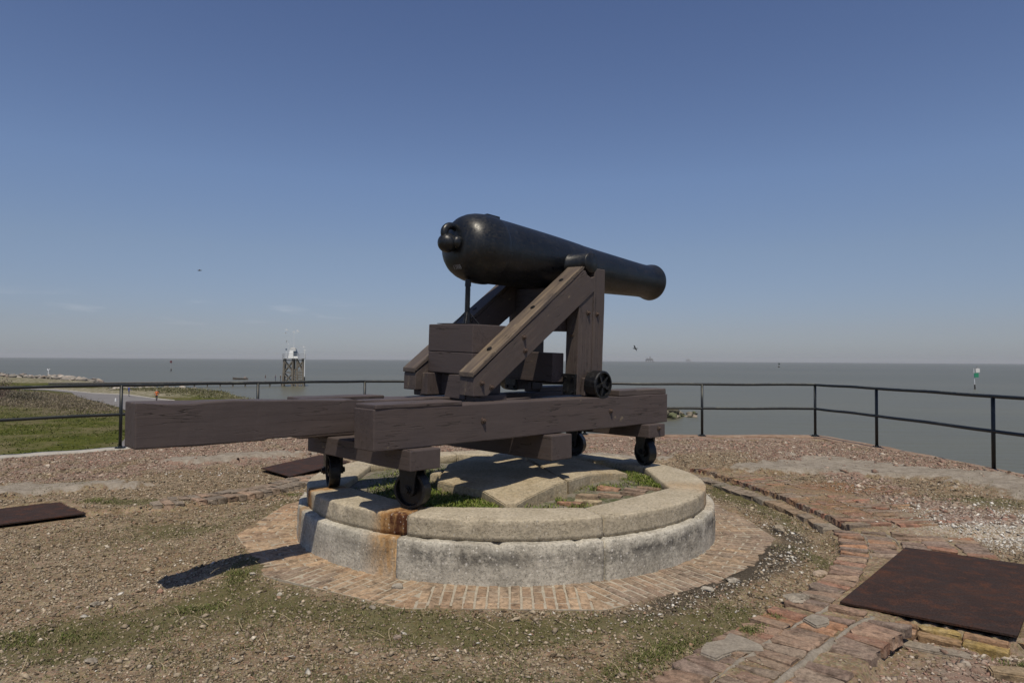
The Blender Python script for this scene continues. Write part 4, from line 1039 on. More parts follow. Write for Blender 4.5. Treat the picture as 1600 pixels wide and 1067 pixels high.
# gravel
N = 380000
yy = 2.0+(13.2-2.0)*rng.random(N)**1.75; xx = (rng.random(N)*2-1)*(.77*yy+.4)
mk = masks(xx, yy); keep = (mk[4] > .1) & ~on_paving(xx, yy) & (xx < 6.6) & (mk[0]['mortar'] < .45)
near_walk = (mk[5] > .5) & (xx > .2) & (mk[1] < np.where(yy > 6.1, 3.9, 4.0)) & (mk[1]-mk[3] < 1.1)
keep &= ~(near_walk & (rng.random(N) < .965))
dens = .55+.45*fbm(xx*2.5, yy*2.5, 91); keep &= rng.random(N) < np.clip(dens-.5*mk[0]['moss']-.2*mk[0]['dark'], .08, 1)
xx = xx[keep]; yy = yy[keep]; mk = masks(xx, yy); zz = height(xx, yy, mk); n_ = len(xx)
colr = pick([(.34, .28, .20), (.26, .21, .15), (.17, .135, .095), (.42, .345, .25), (.52, .46, .37), (.30, .195, .13), (.10, .075, .05)], [30, 28, 18, 13, 2.5, 4, 12], n_)
sh = rng.random(n_) < np.clip(mk[0]['shell']*1.3+mk[0]['dark']*.25, 0, .9); colr[sh] = pick([(.62, .59, .53), (.48, .45, .39)], [2, 1], n_)[sh]
rb_ = rng.random(n_) < mk[0]['rubble']*.75; colr[rb_] = pick([(.31, .195, .15), (.24, .155, .12), (.36, .28, .22), (.19, .14, .11)], [2, 2, 3, 2], n_)[rb_]
S = rng.lognormal(0, .5, n_)*.0043*(1+.10*(yy-2)); S = np.clip(S, .002, .024)
chips_obj('gravel', np.stack([xx, yy, zz+S*.25], 1), S, .6, colr, M['chips'], label='fine gravel and shell bits spread over the platform')
# brick rubble
N = 42000
yy = 6.2+(13.6-6.2)*rng.random(N); xx = (rng.random(N)*2-1)*(.77*yy+.4)
mk = masks(xx, yy); keep = (mk[4] > .14) & (xx < 6.5) & ~on_paving(xx, yy) & (rng.random(N) < (mk[0]['rubble']*1.15-mk[0]['mortar']*.7)*(.25+.75*sstep(.36, .58, fbm(xx*2.2, yy*2.2, 511))))
xx = xx[keep]; yy = yy[keep]; n_ = len(xx); zz = height(xx, yy)
x2 = 1.55+1.9*rng.random(3600); y2 = 2.75+1.2*rng.random(3600); kk_ = (pitzone(x2, y2) > .6) & ~on_paving(x2, y2)
x2 = x2[kk_]; y2 = y2[kk_]
xx = np.r_[xx, x2]; yy = np.r_[yy, y2]; zz = np.r_[zz, height(x2, y2)]; n_ = len(xx)
S = np.clip(rng.lognormal(0, .6, n_)*.0125, .005, .055); S[-len(x2):] *= .62
colr = pick([(.31, .195, .15), (.25, .17, .13), (.37, .285, .225), (.21, .155, .12), (.44, .38, .31), (.30, .24, .185)], [3, 4, 4, 3, 3, 3], n_)
chips_obj('brick_rubble', np.stack([xx, yy, zz], 1), S, .55, colr, M['chips'], label='crumbled red brick rubble in a band along the parapet')
# shell grit in the dark strip and coarse stones
N = 10000
xx = rng.uniform(-3.2, 6.2, N); yy = rng.uniform(2.6, 8.5, N); mk = masks(xx, yy)
keep = in_view(xx, yy) & ~on_paving(xx, yy) & (mk[1] > 2.3) & ((rng.random(N) < .10) | (rng.random(N) < mk[0]['dark']*.9+mk[0]['shell']*.9)) & ((mk[5] < .5) | (mk[0]['shell'] > .2))
xx = xx[keep]; yy = yy[keep]; zz = height(xx, yy); n_ = len(xx); S = np.clip(rng.lognormal(0, .5, n_)*.008, .004, .028)
chips_obj('shell_grit', np.stack([xx, yy, zz+S*.2], 1), S, .4, pick([(.60, .57, .50), (.45, .42, .36), (.36, .31, .25), (.30, .18, .13)], [4, 3, 3, 1], n_), M['chips'], label='scattered white shell pieces in the dark soil right of the ring')
# mossy grass
def blades(name, P, H, W_, colr, lean=.5, kind='stuff', label=None):
    n_ = len(P); a = rng.uniform(0, 2*np.pi, n_); b = a+rng.uniform(-.6, .6, n_)+np.pi/2
    dx, dy = np.cos(a)*W_, np.sin(a)*W_; ln = rng.uniform(.2, lean*2, n_)*H
    V = np.stack([P-np.stack([dx, dy, 0*dx], 1), P+np.stack([dx, dy, 0*dx], 1),
                  P+np.stack([np.cos(b)*ln*.4+dx*.7, np.sin(b)*ln*.4+dy*.7, H*.6], 1), P+np.stack([np.cos(b)*ln*.4-dx*.7, np.sin(b)*ln*.4-dy*.7, H*.6], 1), P+np.stack([np.cos(b)*ln, np.sin(b)*ln, H*(1-.3*lean)], 1)], 1)
    i0 = (np.arange(n_)*5)[:, None]
    F = np.concatenate([i0+np.array([[0, 1, 2]]), i0+np.array([[0, 2, 3]]), i0+np.array([[3, 2, 4]])])
    o = fast_mesh(name, V.reshape(-1, 3), F, M['leaf'], np.repeat(colr, 5, axis=0), kind=kind)
    if label: o['label'] = label
    return o
N = 260000
yy = 2.2+(9.0-2.2)*rng.random(N)**1.3; xx = (rng.random(N)*2-1)*(.77*yy+.2); mk = masks(xx, yy)
cl = fbm(xx*5, yy*5, 101, 3); keep = (rng.random(N) < (mk[0]['moss']*2.2*sstep(.38, .60, cl)+.03*sstep(.55, .7, cl))) & ~on_paving(xx, yy) & (mk[4] > .2) & ((mk[5] < .4) | (xx < -.5) | (yy > 6.5))
xx = xx[keep]; yy = yy[keep]; n_ = len(xx)
colr = pick([(.085, .095, .028), (.12, .125, .04), (.16, .145, .065), (.07, .085, .02), (.24, .20, .11)], [4, 4, 3, 3, 2.5], n_)
blades('moss_grass', np.stack([xx, yy, height(xx, yy)-.002], 1), rng.uniform(.006, .024, n_), rng.uniform(.0012, .0028, n_), colr, .9, label='low moss and sparse short grass growing through the gravel')
# weeds inside the ring and along edges
PX = []; 
def patch(cx, cy, rx, ry, n_, z, ang=0):
    a = rng.normal(0, .5, (n_, 2)); c_, s_ = math.cos(ang), math.sin(ang); x = a[:, 0]*rx; y = a[:, 1]*ry
    PX.append(np.stack([cx+x*c_-y*s_, cy+x*s_+y*c_, np.full(n_, z)], 1))
patch(-.60, 5.60, .50, .40, 5500, .405, -.4); patch(-.30, 5.35, .35, .2, 2600, .405); patch(-.95, 6.1, .3, .5, 2600, .405, .2); patch(-.95, 6.9, .3, .45, 1800, .40)
patch(1.22, 6.75, .20, .42, 2600, .405, .3); patch(1.36, 6.25, .08, .22, 600, .405, .3); patch(.28, 5.33, .10, .05, 140, .40); patch(.85, 6.25, .40, .08, 420, .405, .5); patch(.55, 5.40, .1, .05, 160, .40); patch(.40, 5.62, .05, .10, 120, .40)
P = np.concatenate(PX); r_ = np.hypot(P[:, 0]-CX, P[:, 1]-CY)
ang_ = np.arctan2(P[:, 1]-CY, P[:, 0]-CX); apo = 1.40/np.cos((ang_ % (np.pi/4))-np.pi/8)
inA = np.zeros(len(P), bool)
def inpoly(x, y, poly):
    c_ = np.zeros(len(x), bool); n_ = len(poly)
    for i in range(n_):
        x0, y0 = poly[i]; x1, y1 = poly[(i+1) % n_]
        t = ((y0 > y) != (y1 > y)) & (x < (x1-x0)*(y-y0)/(y1-y0+1e-12)+x0); c_ ^= t
    return c_
keep = (r_ < apo-.0) & ~inpoly(P[:, 0], P[:, 1], [p[:2] for p in slabA]) & ~inpoly(P[:, 0], P[:, 1], [p[:2] for p in slabB]); P = P[keep]; n_ = len(P)
P[:, 2] += rng.uniform(-.02, .02, n_)
colr = pick([(.10, .14, .018), (.13, .17, .025), (.07, .095, .015), (.21, .20, .07)], [4, 4, 3, 2], n_)
H = rng.uniform(.010, .038, n_)
blades('ring_weeds', P, H, rng.uniform(.002, .0045, n_), colr, 1.1, label='bright green weeds growing inside the stone ring')
PX = []
for (x, y, rx, ry, n_, a) in ((-4.3, 7.25, .35, .12, 1500, 0), (-2.55, 7.95, .35, .08, 900, -.9), (2.45, 5.15, .15, .4, 900, -.5), (1.25, 3.8, .5, .1, 2500, .75), (.75, 3.65, .4, .12, 1500, .7), (-2.1, 4.3, .4, .12, 2500, .2), (-2.6, 3.85, .4, .12, 1500, .1), (3.1, 3.72, .25, .06, 1200, -.6), (2.75, 3.55, .2, .05, 600, -.6), (2.55, 8.3, .15, .3, 900, 0), (-1.95, 4.95, .08, .35, 1200, .2), (-.5, 4.4, .5, .05, 500, 0), (.5, 4.6-.0, .0, .0, 1, 0), (-1.1, 4.52, .4, .05, 700, -.5), (2.85, 5.6, .1, .3, 500, .4)):
    patch(x, y, rx, ry, n_, 0, a)
P = np.concatenate(PX); P = P[~on_paving(P[:, 0], P[:, 1]) & (rng.random(len(P)) < 1.6*sstep(.40, .66, fbm(P[:, 0]*7, P[:, 1]*7, 303, 3)))]; P[:, 2] = height(P[:, 0], P[:, 1]); n_ = len(P)
colr = pick([(.09, .11, .022), (.13, .14, .04), (.07, .08, .02), (.25, .21, .11)], [4, 3, 3, 3], n_)
blades('grass_tufts', P, rng.uniform(.008, .028, n_), rng.uniform(.0015, .003, n_), colr, 1.0, label='green grass tufts along the edges of the paving')

# a few dry stalks lying and standing in the moss
ST = []; SF = []
for i in range(260):
    y = random.uniform(2.6, 6.5); x = random.uniform(-.74*y, .3*y)
    if bool(on_paving(np.array([x]), np.array([y]))[0]) or float(masks(np.array([x]), np.array([y]))[0]['moss'][0]) < .25: continue
    z = float(height(np.array([x]), np.array([y]))[0]); L_ = random.uniform(.04, .22); a = random.uniform(0, 6.3); b_ = random.uniform(-.6, .6); n0 = len(ST)
    for q in range(5):
        t = q/4; px, py, pz = x+math.cos(a+b_*t)*L_*t, y+math.sin(a+b_*t)*L_*t, z+.006+L_*.22*math.sin(t*2.6); ST += [(px-.0012, py-.0012, pz), (px+.0012, py+.0012, pz)]
    for q in range(4): SF.append((n0+2*q, n0+2*q+1, n0+2*q+3, n0+2*q+2))
o = mesh_from('dry_stalks', ST, SF, simple('straw', (.38, .31, .19), .8)); o['kind'] = 'stuff'; o['label'] = 'dry straw stalks lying in the mossy gravel'
# single loose stones
def stone(x, y, s, flat, cc, label, cat='stone', name='loose_stone', z=None, elong=1.2):
    bm = bmesh.new(); bmesh.ops.create_icosphere(bm, subdivisions=3, radius=1)
    sd = Vector((x*13, y*7, s*50))
    for v in bm.verts:
        n_ = v.co.copy(); q = 1+.30*mnoise.noise(n_*1.1+sd)+.12*mnoise.noise(n_*3+sd)
        for pl_ in range(4):
            ax = Vector((math.sin(sd.x+pl_*2.1), math.cos(sd.y+pl_*1.7), .5*math.sin(pl_+sd.x))).normalized(); d = n_.dot(ax)
            if d > .62: n_ -= ax*(d-.62)*.85
        v.co = Vector((n_.x*elong, n_.y, n_.z*flat))*q*s
    zz = float(height(np.array([x]), np.array([y]))[0]) if z is None else z
    o = bm_obj(name, bm, M['brick'], None, False, (x, y, zz+s*flat*.35), (random.uniform(-.15, .15), random.uniform(-.15, .15), random.uniform(0, 6))); white_tint(o.data); o.color = (*cc, 1)
    return tag(o, label, cat, 'loose stones on the ground')
GRY = (.29, .255, .205); WHT = (.42, .385, .32); BRK = (.36, .21, .15)
stone(-2.61, 4.33, .030, .55, GRY, 'grey angular stone in the gravel left of the chassis tongue shadow')
stone(-2.155, 3.56, .034, .45, GRY, 'flat pale grey stone in the moss at the lower left')
stone(-2.33, 4.59, .026, .7, BRK, 'small reddish brick fragment at the tip of the tongue shadow', 'brick fragment', 'brick_fragment')
stone(-2.70, 4.30, .017, .6, (.30, .25, .2), 'small brown stone just left of the grey angular one')
stone(-1.97, 4.16, .018, .5, (.32, .27, .2), 'small tan stone in the moss below the tongue shadow')
stone(2.40, 6.15, .062, .75, (.42, .36, .27), 'rounded yellowish stone in the gravel right of the apron')
stone(1.53, 4.74, .052, .35, WHT, 'flat white stone at the edge of the dark soil right of the apron')
stone(1.30, 4.55, .042, .35, WHT, 'pale flat stone nearest the apron in the dark soil')
stone(1.82, 5.20, .050, .4, WHT, 'long pale stone beside the corner of the apron')
stone(2.26, 5.02, .055, .35, (.42, .33, .25), 'flat pinkish stone next to the curved brick walk')
stone(1.81, 4.38, .075, .30, GRY, 'grey flat stone lying on the inner bricks of the walk', z=.055)
stone(-1.81, 4.84, .022, .5, WHT, 'pale stone at the left corner of the apron beside the shadow')
stone(-1.50, 4.47, .018, .6, WHT, 'small round white stone in the moss left of the apron edge')
stone(-1.22, 4.55, .020, .6, WHT, 'white pebble close to the lower left edge of the apron')
stone(-.84, 4.20, .022, .6, GRY, 'grey pebble in front of the apron, left of its middle')
stone(.45, 3.93, .016, .6, WHT, 'white pebble in front of the apron, right of its middle')
stone(-.63, 3.86, .030, .25, (.38, .30, .25), 'flat pinkish stone low in the middle foreground')
stone(1.78, 4.30, .045, .35, (.40, .35, .28), 'pale broken stone behind the grey flat stone on the walk', z=.055)
stone(-.75, 4.56, .035, .7, WHT, 'white crumbled lump at the foot of the ring under the rust stain', z=.05)
# mortar slabs lying on the walk
def mslab(pts, z, label):
    o = slab('mortar_slab', pts, z-.03, z, 'coping', label, 'mortar', (random.uniform(-.01, .01), random.uniform(-.01, .01), 0), 'pale mortar slabs on the brick walk'); o.data.materials[0] = M['pale_mortar']
mslab([(.965, 3.53), (1.03, 3.66), (1.14, 3.70), (1.20, 3.80), (1.27, 3.73), (1.33, 3.64), (1.31, 3.55), (1.17, 3.56), (1.08, 3.50), (1.03, 3.45)], .074, 'large pale mortar slab at the inner edge of the walk, lower right of the picture')
mslab([(1.69, 4.00), (1.78, 4.07), (1.86, 4.02), (1.82, 3.93), (1.72, 3.88)], .078, 'small pinkish mortar slab in the middle of the walk')
# ochre foundation stones in the lower right corner
for i, (pts, cc, lb) in enumerate((([(2.16, 3.86), (2.46, 3.66), (2.53, 3.75), (2.22, 3.95)], (.27, .23, .18), 'long grey stone lying in front of the big plate'),
                       ([(2.44, 3.50), (2.78, 3.37), (2.84, 3.45), (2.62, 3.57), (2.47, 3.58)], (.30, .22, .13), 'long ochre stone in the rubble below the big plate'),
                       ([(2.72, 3.30), (3.0, 3.17), (3.05, 3.27), (2.80, 3.38)], (.31, .20, .12), 'orange stone in the rubble at the right picture edge'))):
    o = slab('foundation_stone', pts, -.12, -.012+.012*i, 'brick', lb, 'stone', (0, 0, 0), 'stones set in the rubble at the lower right'); white_tint(o.data); o.color = (*cc, 1)
# ================================================================== FAR SCENE
SEA = -6.0
k = NT('sea_water', .34, .34)
g = k.n('ShaderNodeNewGeometry').outputs['Position']
mpn = k.n('ShaderNodeMapping'); mpn.inputs['Scale'].default_value = (.25, 1, 1); k.l(g, mpn.inputs[0]); gw = mpn.outputs[0]
w1 = k.noise(gw, .9, 5, .65); w2 = k.noise(gw, .12, 4, .6); w3 = k.noise(gw, 4.0, 3, .6); lg = k.noise(gw, .006, 4, .6)
c = k.ramp(lg, [(.35, (.105, .104, .066)), (.65, (.140, .134, .090))]); c = k.mix(k.rng(w2, .4, .65, 0, .35), c, (.10, .10, .078)); k.color(c)
k.bump(w1, .16, 1.0); k.bump(w2, .5, .7); k.bump(w3, .02, .6); M['sea'] = k.m
k.b.inputs['IOR'].default_value = 1.33
bm = bmesh.new()
prev = None
for r_ in (0, 40, 150, 600, 2500, 10000):
    if r_ == 0: ring_ = [bm.verts.new((0, 0, SEA))]
    else: ring_ = [bm.verts.new((r_*math.cos(2*math.pi*i/96), r_*math.sin(2*math.pi*i/96), SEA)) for i in range(96)]
    if prev:
        for i in range(96):
            j = (i+1) % 96
            if len(prev) == 1: bm.faces.new((prev[0], ring_[i], ring_[j]))
            else: bm.faces.new((prev[i], ring_[i], ring_[j], prev[j]))
    prev = ring_
o = bm_obj('sea', bm, M['sea']); o['kind'] = 'structure'; o['label'] = 'calm grey green sea reaching to the hazy horizon'

# land below the fort on the left
LAND = [(-330, 300), (-185, 250), (-135, 212), (-122, 203), (-112, 186), (-104, 178), (-92, 160), (-85, 154.5), (-71.6, 153), (-61, 141), (-51.5, 129), (-40, 113), (-33, 92), (-28, 62), (-22, 40), (-12, 24), (-4, 16), (-4, -30), (-330, -30)]
LAND = [np.array(p, float) for p in LAND]
road_up = [(-170, 172), (-118, 152), (-96.8, 144.8), (-80.4, 130.8), (-70.8, 125.5), (-57.9, 112.7), (-54.7, 110), (-38, 88), (-30, 60)]
road_lo = [(-172, 170), (-119, 150.5), (-97.5, 143.0), (-85.6, 133.0), (-75.5, 119), (-63.4, 105.5), (-54.5, 95), (-42, 78), (-30, 52)]
road_up = [np.array(p, float) for p in road_up]; road_lo = [np.array(p, float) for p in road_lo]
def land_z(x, y):
    d = signed_in(x, y, LAND)
    z = SEA-1.0+1.62*sstep(-3, 4, d)
    z = z+.45*(fbm(x*.12, y*.12, 7)-.5)*sstep(1, 8, d)+.10*(fbm(x*.6, y*.6, 8)-.5)
    dn = blob(x, y, -60, 133, 12, 5, -.75)*1.0+blob(x, y, -74, 138, 9, 6, -.3)*.7
    z = z+dn*.75
    dr = np.minimum(np.abs(signed_in(x, y, road_up)), np.abs(signed_in(x, y, road_lo)))
    on = inpoly(x.ravel(), y.ravel(), road_up+road_lo[::-1]).reshape(x.shape)
    z = np.where(on, -5.42, z); z = np.where(~on & (dr < 1.5) & (d > 2), np.minimum(z, -5.36), z)
    return z, d, on
xs = np.arange(-330, 0, 1.1); ys = np.arange(-30, 300, 1.1); X, Y = np.meshgrid(xs, ys); Z, D, ON = land_z(X, Y)
ny, nx = X.shape; idx = np.arange(ny*nx).reshape(ny, nx); kq = (D[:-1, :-1] > -5) & (D[1:, 1:] > -5)
F = np.stack([idx[:-1, :-1][kq], idx[:-1, 1:][kq], idx[1:, 1:][kq], idx[1:, :-1][kq]], 1)
used = np.unique(F); remap = np.full(ny*nx, -1); remap[used] = np.arange(len(used))
k = NT('shore_grass', .95, .05); g = k.n('ShaderNodeNewGeometry').outputs['Position']
n1 = k.noise(g, .16, 5, .65); n2 = k.noise(g, 1.2, 5, .7); n3 = k.noise(g, 7, 4, .7)
gr = k.ramp(n2, [(.3, (.042, .056, .010)), (.5, (.075, .085, .016)), (.72, (.12, .12, .032))])
gr = k.mix(k.rng(n1, .46, .62), gr, k.ramp(n2, [(.35, (.10, .095, .035)), (.6, (.17, .145, .08))]))
br = k.ramp(n2, [(.3, (.10, .082, .052)), (.6, (.18, .15, .10)), (.75, (.26, .22, .15))])
sd = k.ramp(n2, [(.35, (.13, .125, .06)), (.55, (.26, .235, .17)), (.7, (.44, .40, .33))])
c = k.mix(k.attr('brush'), gr, br); c = k.mix(k.rng(k.math('ADD', k.attr('sand'), k.math('MULTIPLY', k.math('SUBTRACT', n2, .5), .8)), .35, .65), c, sd)
c = k.mix(1.0, c, k.ramp(n3, [(.3, .75), (.7, 1.2)]), 'MULTIPLY'); k.color(c); k.bump(n2, .25); k.bump(n3, .06); M['land'] = k.m
o = fast_mesh('shore_land', np.stack([X.ravel(), Y.ravel(), Z.ravel()], 1)[used], remap[F], M['land'], smooth=True, kind='structure'); o['label'] = 'low green meadow and dunes between the fort and the shore'
brush = sstep(0, 4, signed_in(X, Y, [p+np.array([-22, -14.]) if False else p for p in road_lo])*-1)*0
dlo = -signed_in(X, Y, road_lo)
brm = np.clip(1.5*blob(X, Y, -74, 103, 22, 6, -.38)+blob(X, Y, -88, 121, 16, 9, -.6)+blob(X, Y, -95, 112, 30, 14, -.4)+blob(X, Y, -55, 88, 6, 5, -.8), 0, 1)*(~ON)
sand = np.clip(sstep(7, 0, D)+1.3*blob(X, Y, -80, 137, 17, 5, -.62)+.9*blob(X, Y, -98, 150, 12, 5, -.5)+.45*blob(X, Y, -64, 128, 20, 6, -.75)+.6*sstep(170, 190, Y), 0, 1)
for nm, v in (('brush', np.minimum(brm*1.4, 1)), ('sand', sand)):
    a = o.data.attributes.new(nm, 'FLOAT', 'POINT'); a.data.foreach_set('value', v.ravel()[used].astype(np.float32))
# road with pale kerb
def quadstrip(name, A_, B_, z, mat, label=None, kind='structure'):
    V = [(p[0], p[1], z) for p in A_]+[(p[0], p[1], z) for p in B_]; n_ = len(A_)
    o = mesh_from(name, V, [(i, i+1, n_+i+1, n_+i) for i in range(n_-1)], mat)
    if label: o['label'] = label
    o['kind'] = kind; return o
quadstrip('road', road_up, road_lo, -5.34, simple('asphalt', (.17, .16, .155), .9, var=.15, scale=.6), 'grey paved path leading along the shore to the pier')
ku = offset_line(road_up, .5)
V = []; 
for p, q in zip(road_up, offset_line(road_up, .35)): V += [(p[0], p[1], -5.5), (p[0], p[1], -5.2), (q[0], q[1], -5.2), (q[0], q[1], -5.5)]
F = []
for i in range(len(road_up)-1):
    for q in range(3): F.append((4*i+q, 4*i+q+1, 4*i+q+5, 4*i+q+4))
o = mesh_from('road_kerb', V, F, simple('pale_kerb', (.5, .47, .42), .9)); o['kind'] = 'structure'; o['label'] = 'pale kerb along the far side of the path'

# shrubs
def leaf_cloud(n_, cx, cy, cz, rx, ry, rz_):
    a = rng.normal(0, 1, (n_, 3)); a /= np.linalg.norm(a, axis=1)[:, None]; a *= rng.random((n_, 1))**.4
    a[:, 2] = np.abs(a[:, 2]); f = 1+.35*np.sin(a[:, :1]*7+cx)*np.cos(a[:, 1:2]*6+cy)
    return np.array([cx, cy, cz])+a*np.array([rx, ry, rz_])*f
def leaves(name, P, s, colr, label, kind='stuff', parent=None):
    n_ = len(P); d1 = rng.normal(0, 1, (n_, 3)); d2 = rng.normal(0, 1, (n_, 3))
    d1 /= np.linalg.norm(d1, axis=1)[:, None]; d2 /= np.linalg.norm(d2, axis=1)[:, None]; s_ = (s*rng.uniform(.5, 1.4, n_))[:, None]
    V = np.stack([P, P+d1*s_, P+d2*s_], 1); F = np.arange(n_*3).reshape(-1, 3)
    o = fast_mesh(name, V.reshape(-1, 3), F, M['leaf'], np.repeat(colr, 3, axis=0), kind=kind, parent=parent)
    if label: o['label'] = label
    return o
PXs = []
for i in range(900):
    t = rng.random()
    if i % 3: x = -88+38*t+rng.normal(0, 2.2); y = 107-14*t+rng.normal(0, 2.6)
    else: x = -104+42*t+rng.normal(0, 2.5); y = 132-28*t+rng.normal(0, 3.0)
    zz1, dd1, on1 = land_z(np.array([[x]]), np.array([[y]]))
    if on1[0, 0] or inpoly(np.array([x+.0, x+1.2]), np.array([y+1.5, y+.8]), road_up+road_lo[::-1]).any(): continue
    hgt = rng.uniform(.35, 1.0)*(1.0+.9*max(0, .35-t))
    PXs.append(leaf_cloud(150, x, y, zz1[0, 0]-.1, rng.uniform(.9, 2.0), rng.uniform(.8, 1.6), hgt))
P = np.concatenate(PXs); leaves('brown_scrub', P, .13, pick([(.17, .135, .09), (.23, .19, .135), (.12, .10, .055), (.28, .24, .17), (.13, .125, .05)], [4, 4, 2, 2, 2], len(P)), 'dry brown scrub between the meadow and the path')
N = 60000
x = rng.uniform(-72, -18, N); y = rng.uniform(28, 98, N); cl = fbm(x*.35, y*.35, 401, 4); k_ = (x/y > -.80) & (x/y < -.45) & (rng.random(N) < .15+1.5*sstep(.42, .6, cl))
x = x[k_]; y = y[k_]; z, d_, on_ = land_z(x[None], y[None]); P = np.stack([x, y, z[0]+.05], 1)[~on_[0]]
leaves('meadow_grass', P, .13, pick([(.07, .085, .012), (.10, .11, .02), (.05, .06, .008), (.17, .15, .06)], [4, 4, 3, 2], len(P)), 'tufts of yellow green grass on the meadow')
PXs = []
for i in range(260):
    t = rng.random(); x = -84+38*t+rng.normal(0, 2.2); y = 148-30*t+rng.normal(0, 2.0)
    zz1, dd1, on1 = land_z(np.array([[x]]), np.array([[y]]))
    if on1[0, 0] or dd1[0, 0] < 2: continue
    PXs.append(leaf_cloud(110, x, y, zz1[0, 0]-.1, rng.uniform(.8, 1.8), rng.uniform(.8, 1.5), rng.uniform(.3, .7)))
P = np.concatenate(PXs); leaves('dune_grass', P, .18, pick([(.15, .14, .06), (.22, .20, .12), (.10, .11, .04), (.30, .27, .19)], [4, 3, 3, 1], len(P)), 'tufted grass on the low dune by the water')
def bush(x, y, rx, h, pal, label, n_=2600):
    z = float(land_z(np.array([[x]]), np.array([[y]]))[0][0, 0])
    e = empty('bush', label, 'bush', (x, y, z), group='bushes at the left edge beyond the railing')
    P = np.concatenate([leaf_cloud(n_//5, rng.normal(0, rx*.45), rng.normal(0, rx*.4), h*.15, rx*.6, rx*.55, h*rng.uniform(.6, .85)) for _ in range(5)])
    leaves('crown', P, .17, pick(pal, [1]*len(pal), len(P)), None, kind='stuff', parent=e); del_ = e
    for c_ in e.children: 
        if 'kind' in c_: del c_['kind']
    bm = bmesh.new()
    for q in range(5): bm_cyl(bm, (0, 0, -.2), (rng.normal(0, rx*.35), rng.normal(0, rx*.35), h*.7), .05, .02, seg=6)
    bm_obj('stem', bm, simple('twig', (.12, .09, .07), .9), e)
BP = [(.17, .12, .095), (.13, .095, .075), (.20, .15, .12)]
bush(-80.3, 107, 3.0, 4.1, BP, 'tallest reddish brown leafless bush at the left picture edge above the railing')
bush(-75.8, 105.5, 2.4, 2.0, [(.16, .14, .10), (.12, .11, .07)], 'lower grey brown bush right of the tallest bush at the left edge')

# boulders of the jetty and the spit
def rocks(name, spots, pal, label):
    bmv = []; F = []; T_ = []; off = 0
    bm0 = bmesh.new(); bmesh.ops.create_icosphere(bm0, subdivisions=2, radius=1); bv = np.array([v.co[:] for v in bm0.verts]); bf = np.array([[v.index for v in f.verts] for f in bm0.faces]); bm0.free()
    for (x, y, z, s) in spots:
        d = 1+.28*np.sin(bv@rng.normal(0, 2.2, 3)+rng.random()*6)+.12*np.sin(bv@rng.normal(0, 5, 3))
        for pl_ in range(3):
            ax = rng.normal(0, 1, 3); ax /= np.linalg.norm(ax); q = np.clip(bv@ax-.45, 0, 1); bvv = bv-q[:, None]*ax if pl_ == 0 else bvv-q[:, None]*ax
        v = bvv*d[:, None]*s*np.array([1.2, 1, .7]); bmv.append(v+np.array([x, y, z])); F.append(bf+off); off += len(v)
        cc = np.array(pal[rng.integers(len(pal))])*rng.uniform(.75, 1.15); T_.append(np.tile(cc, (len(v), 1)))
    o = fast_mesh(name, np.concatenate(bmv), np.concatenate(F), M['chips'], np.concatenate(T_), kind='stuff'); o['label'] = label
sp_ = []
for i in range(190):
    t = rng.random(); x = -195+70*t; y = 254-48*t+rng.normal(0, 2.2); sp_.append((x, y, SEA+.15+rng.random()*.9*(.5+.8*abs(math.sin(t*7))), rng.uniform(.5, 1.25)))
rocks('rock_jetty', sp_, [(.34, .31, .27), (.40, .36, .31), (.20, .185, .16), (.31, .26, .22)], 'low jetty of pale boulders on the shore at the left')
sp_ = [(-86+16*rng.random()+rng.normal(0, .6), 149+rng.normal(0, 2.5), -5.3+.3*rng.random(), rng.uniform(.3, .7)) for i in range(60)]
rocks('shore_rocks', sp_, [(.42, .38, .33), (.30, .27, .23)], 'pale rocks beside the path where the pier starts')
sp_ = [(10+15.5*rng.random()**.8, 88+6.5*rng.random(), SEA-.1+.8*rng.random(), rng.uniform(.35, .8)) for i in range(110)]
sp_ = [(x, 89.2+(x-18)*.75+rng.normal(0, .9), z-.03*max(0, x-20)**1.5, s*(1 if x < 22 else .65)) for x, y, z, s in sp_]
rocks('rock_spit', sp_, [(.25, .22, .17), (.35, .29, .23), (.13, .12, .09), (.12, .13, .07)], 'low spit of brown rocks in the water right of the chassis')

# pier
OLD = simple('pier_wood', (.17, .155, .135), .9, var=.35, scale=3)
PA = np.array([-112., 165.5]); PB = np.array([-61., 187.5]); pd_ = (PB-PA); pl_len = np.hypot(*pd_); pd_ /= pl_len; pa = math.atan2(pd_[1], pd_[0])
pier = empty('pier', 'long low wooden fishing pier running from the shore to the tower', 'pier', (PA[0], PA[1], SEA), (0, 0, pa))
bm = bmesh.new(); bm_box(bm, pl_len, 2.0, .14, (pl_len/2, 0, 1.30)); bm_obj('deck', bm, OLD, pier)
bm = bmesh.new()
for s in (-1, 1): bm_box(bm, pl_len, .18, .26, (pl_len/2, s*.8, 1.10))
bm_obj('stringer', bm, OLD, pier)
x_ = 4.
while x_ < pl_len-1:
    for s in (-1, 1):
        bm = bmesh.new(); bm_cyl(bm, (0, 0, -1), (0, 0, 1.0), .16, seg=8); bm_obj('pile', bm, OLD, pier, loc=(x_, s*.8, 0))
    bm = bmesh.new(); bm_box(bm, .3, 2.2, .25, (0, 0, 0)); bm_obj('cross_beam', bm, OLD, pier, loc=(x_, 0, .86)); x_ += 3.1
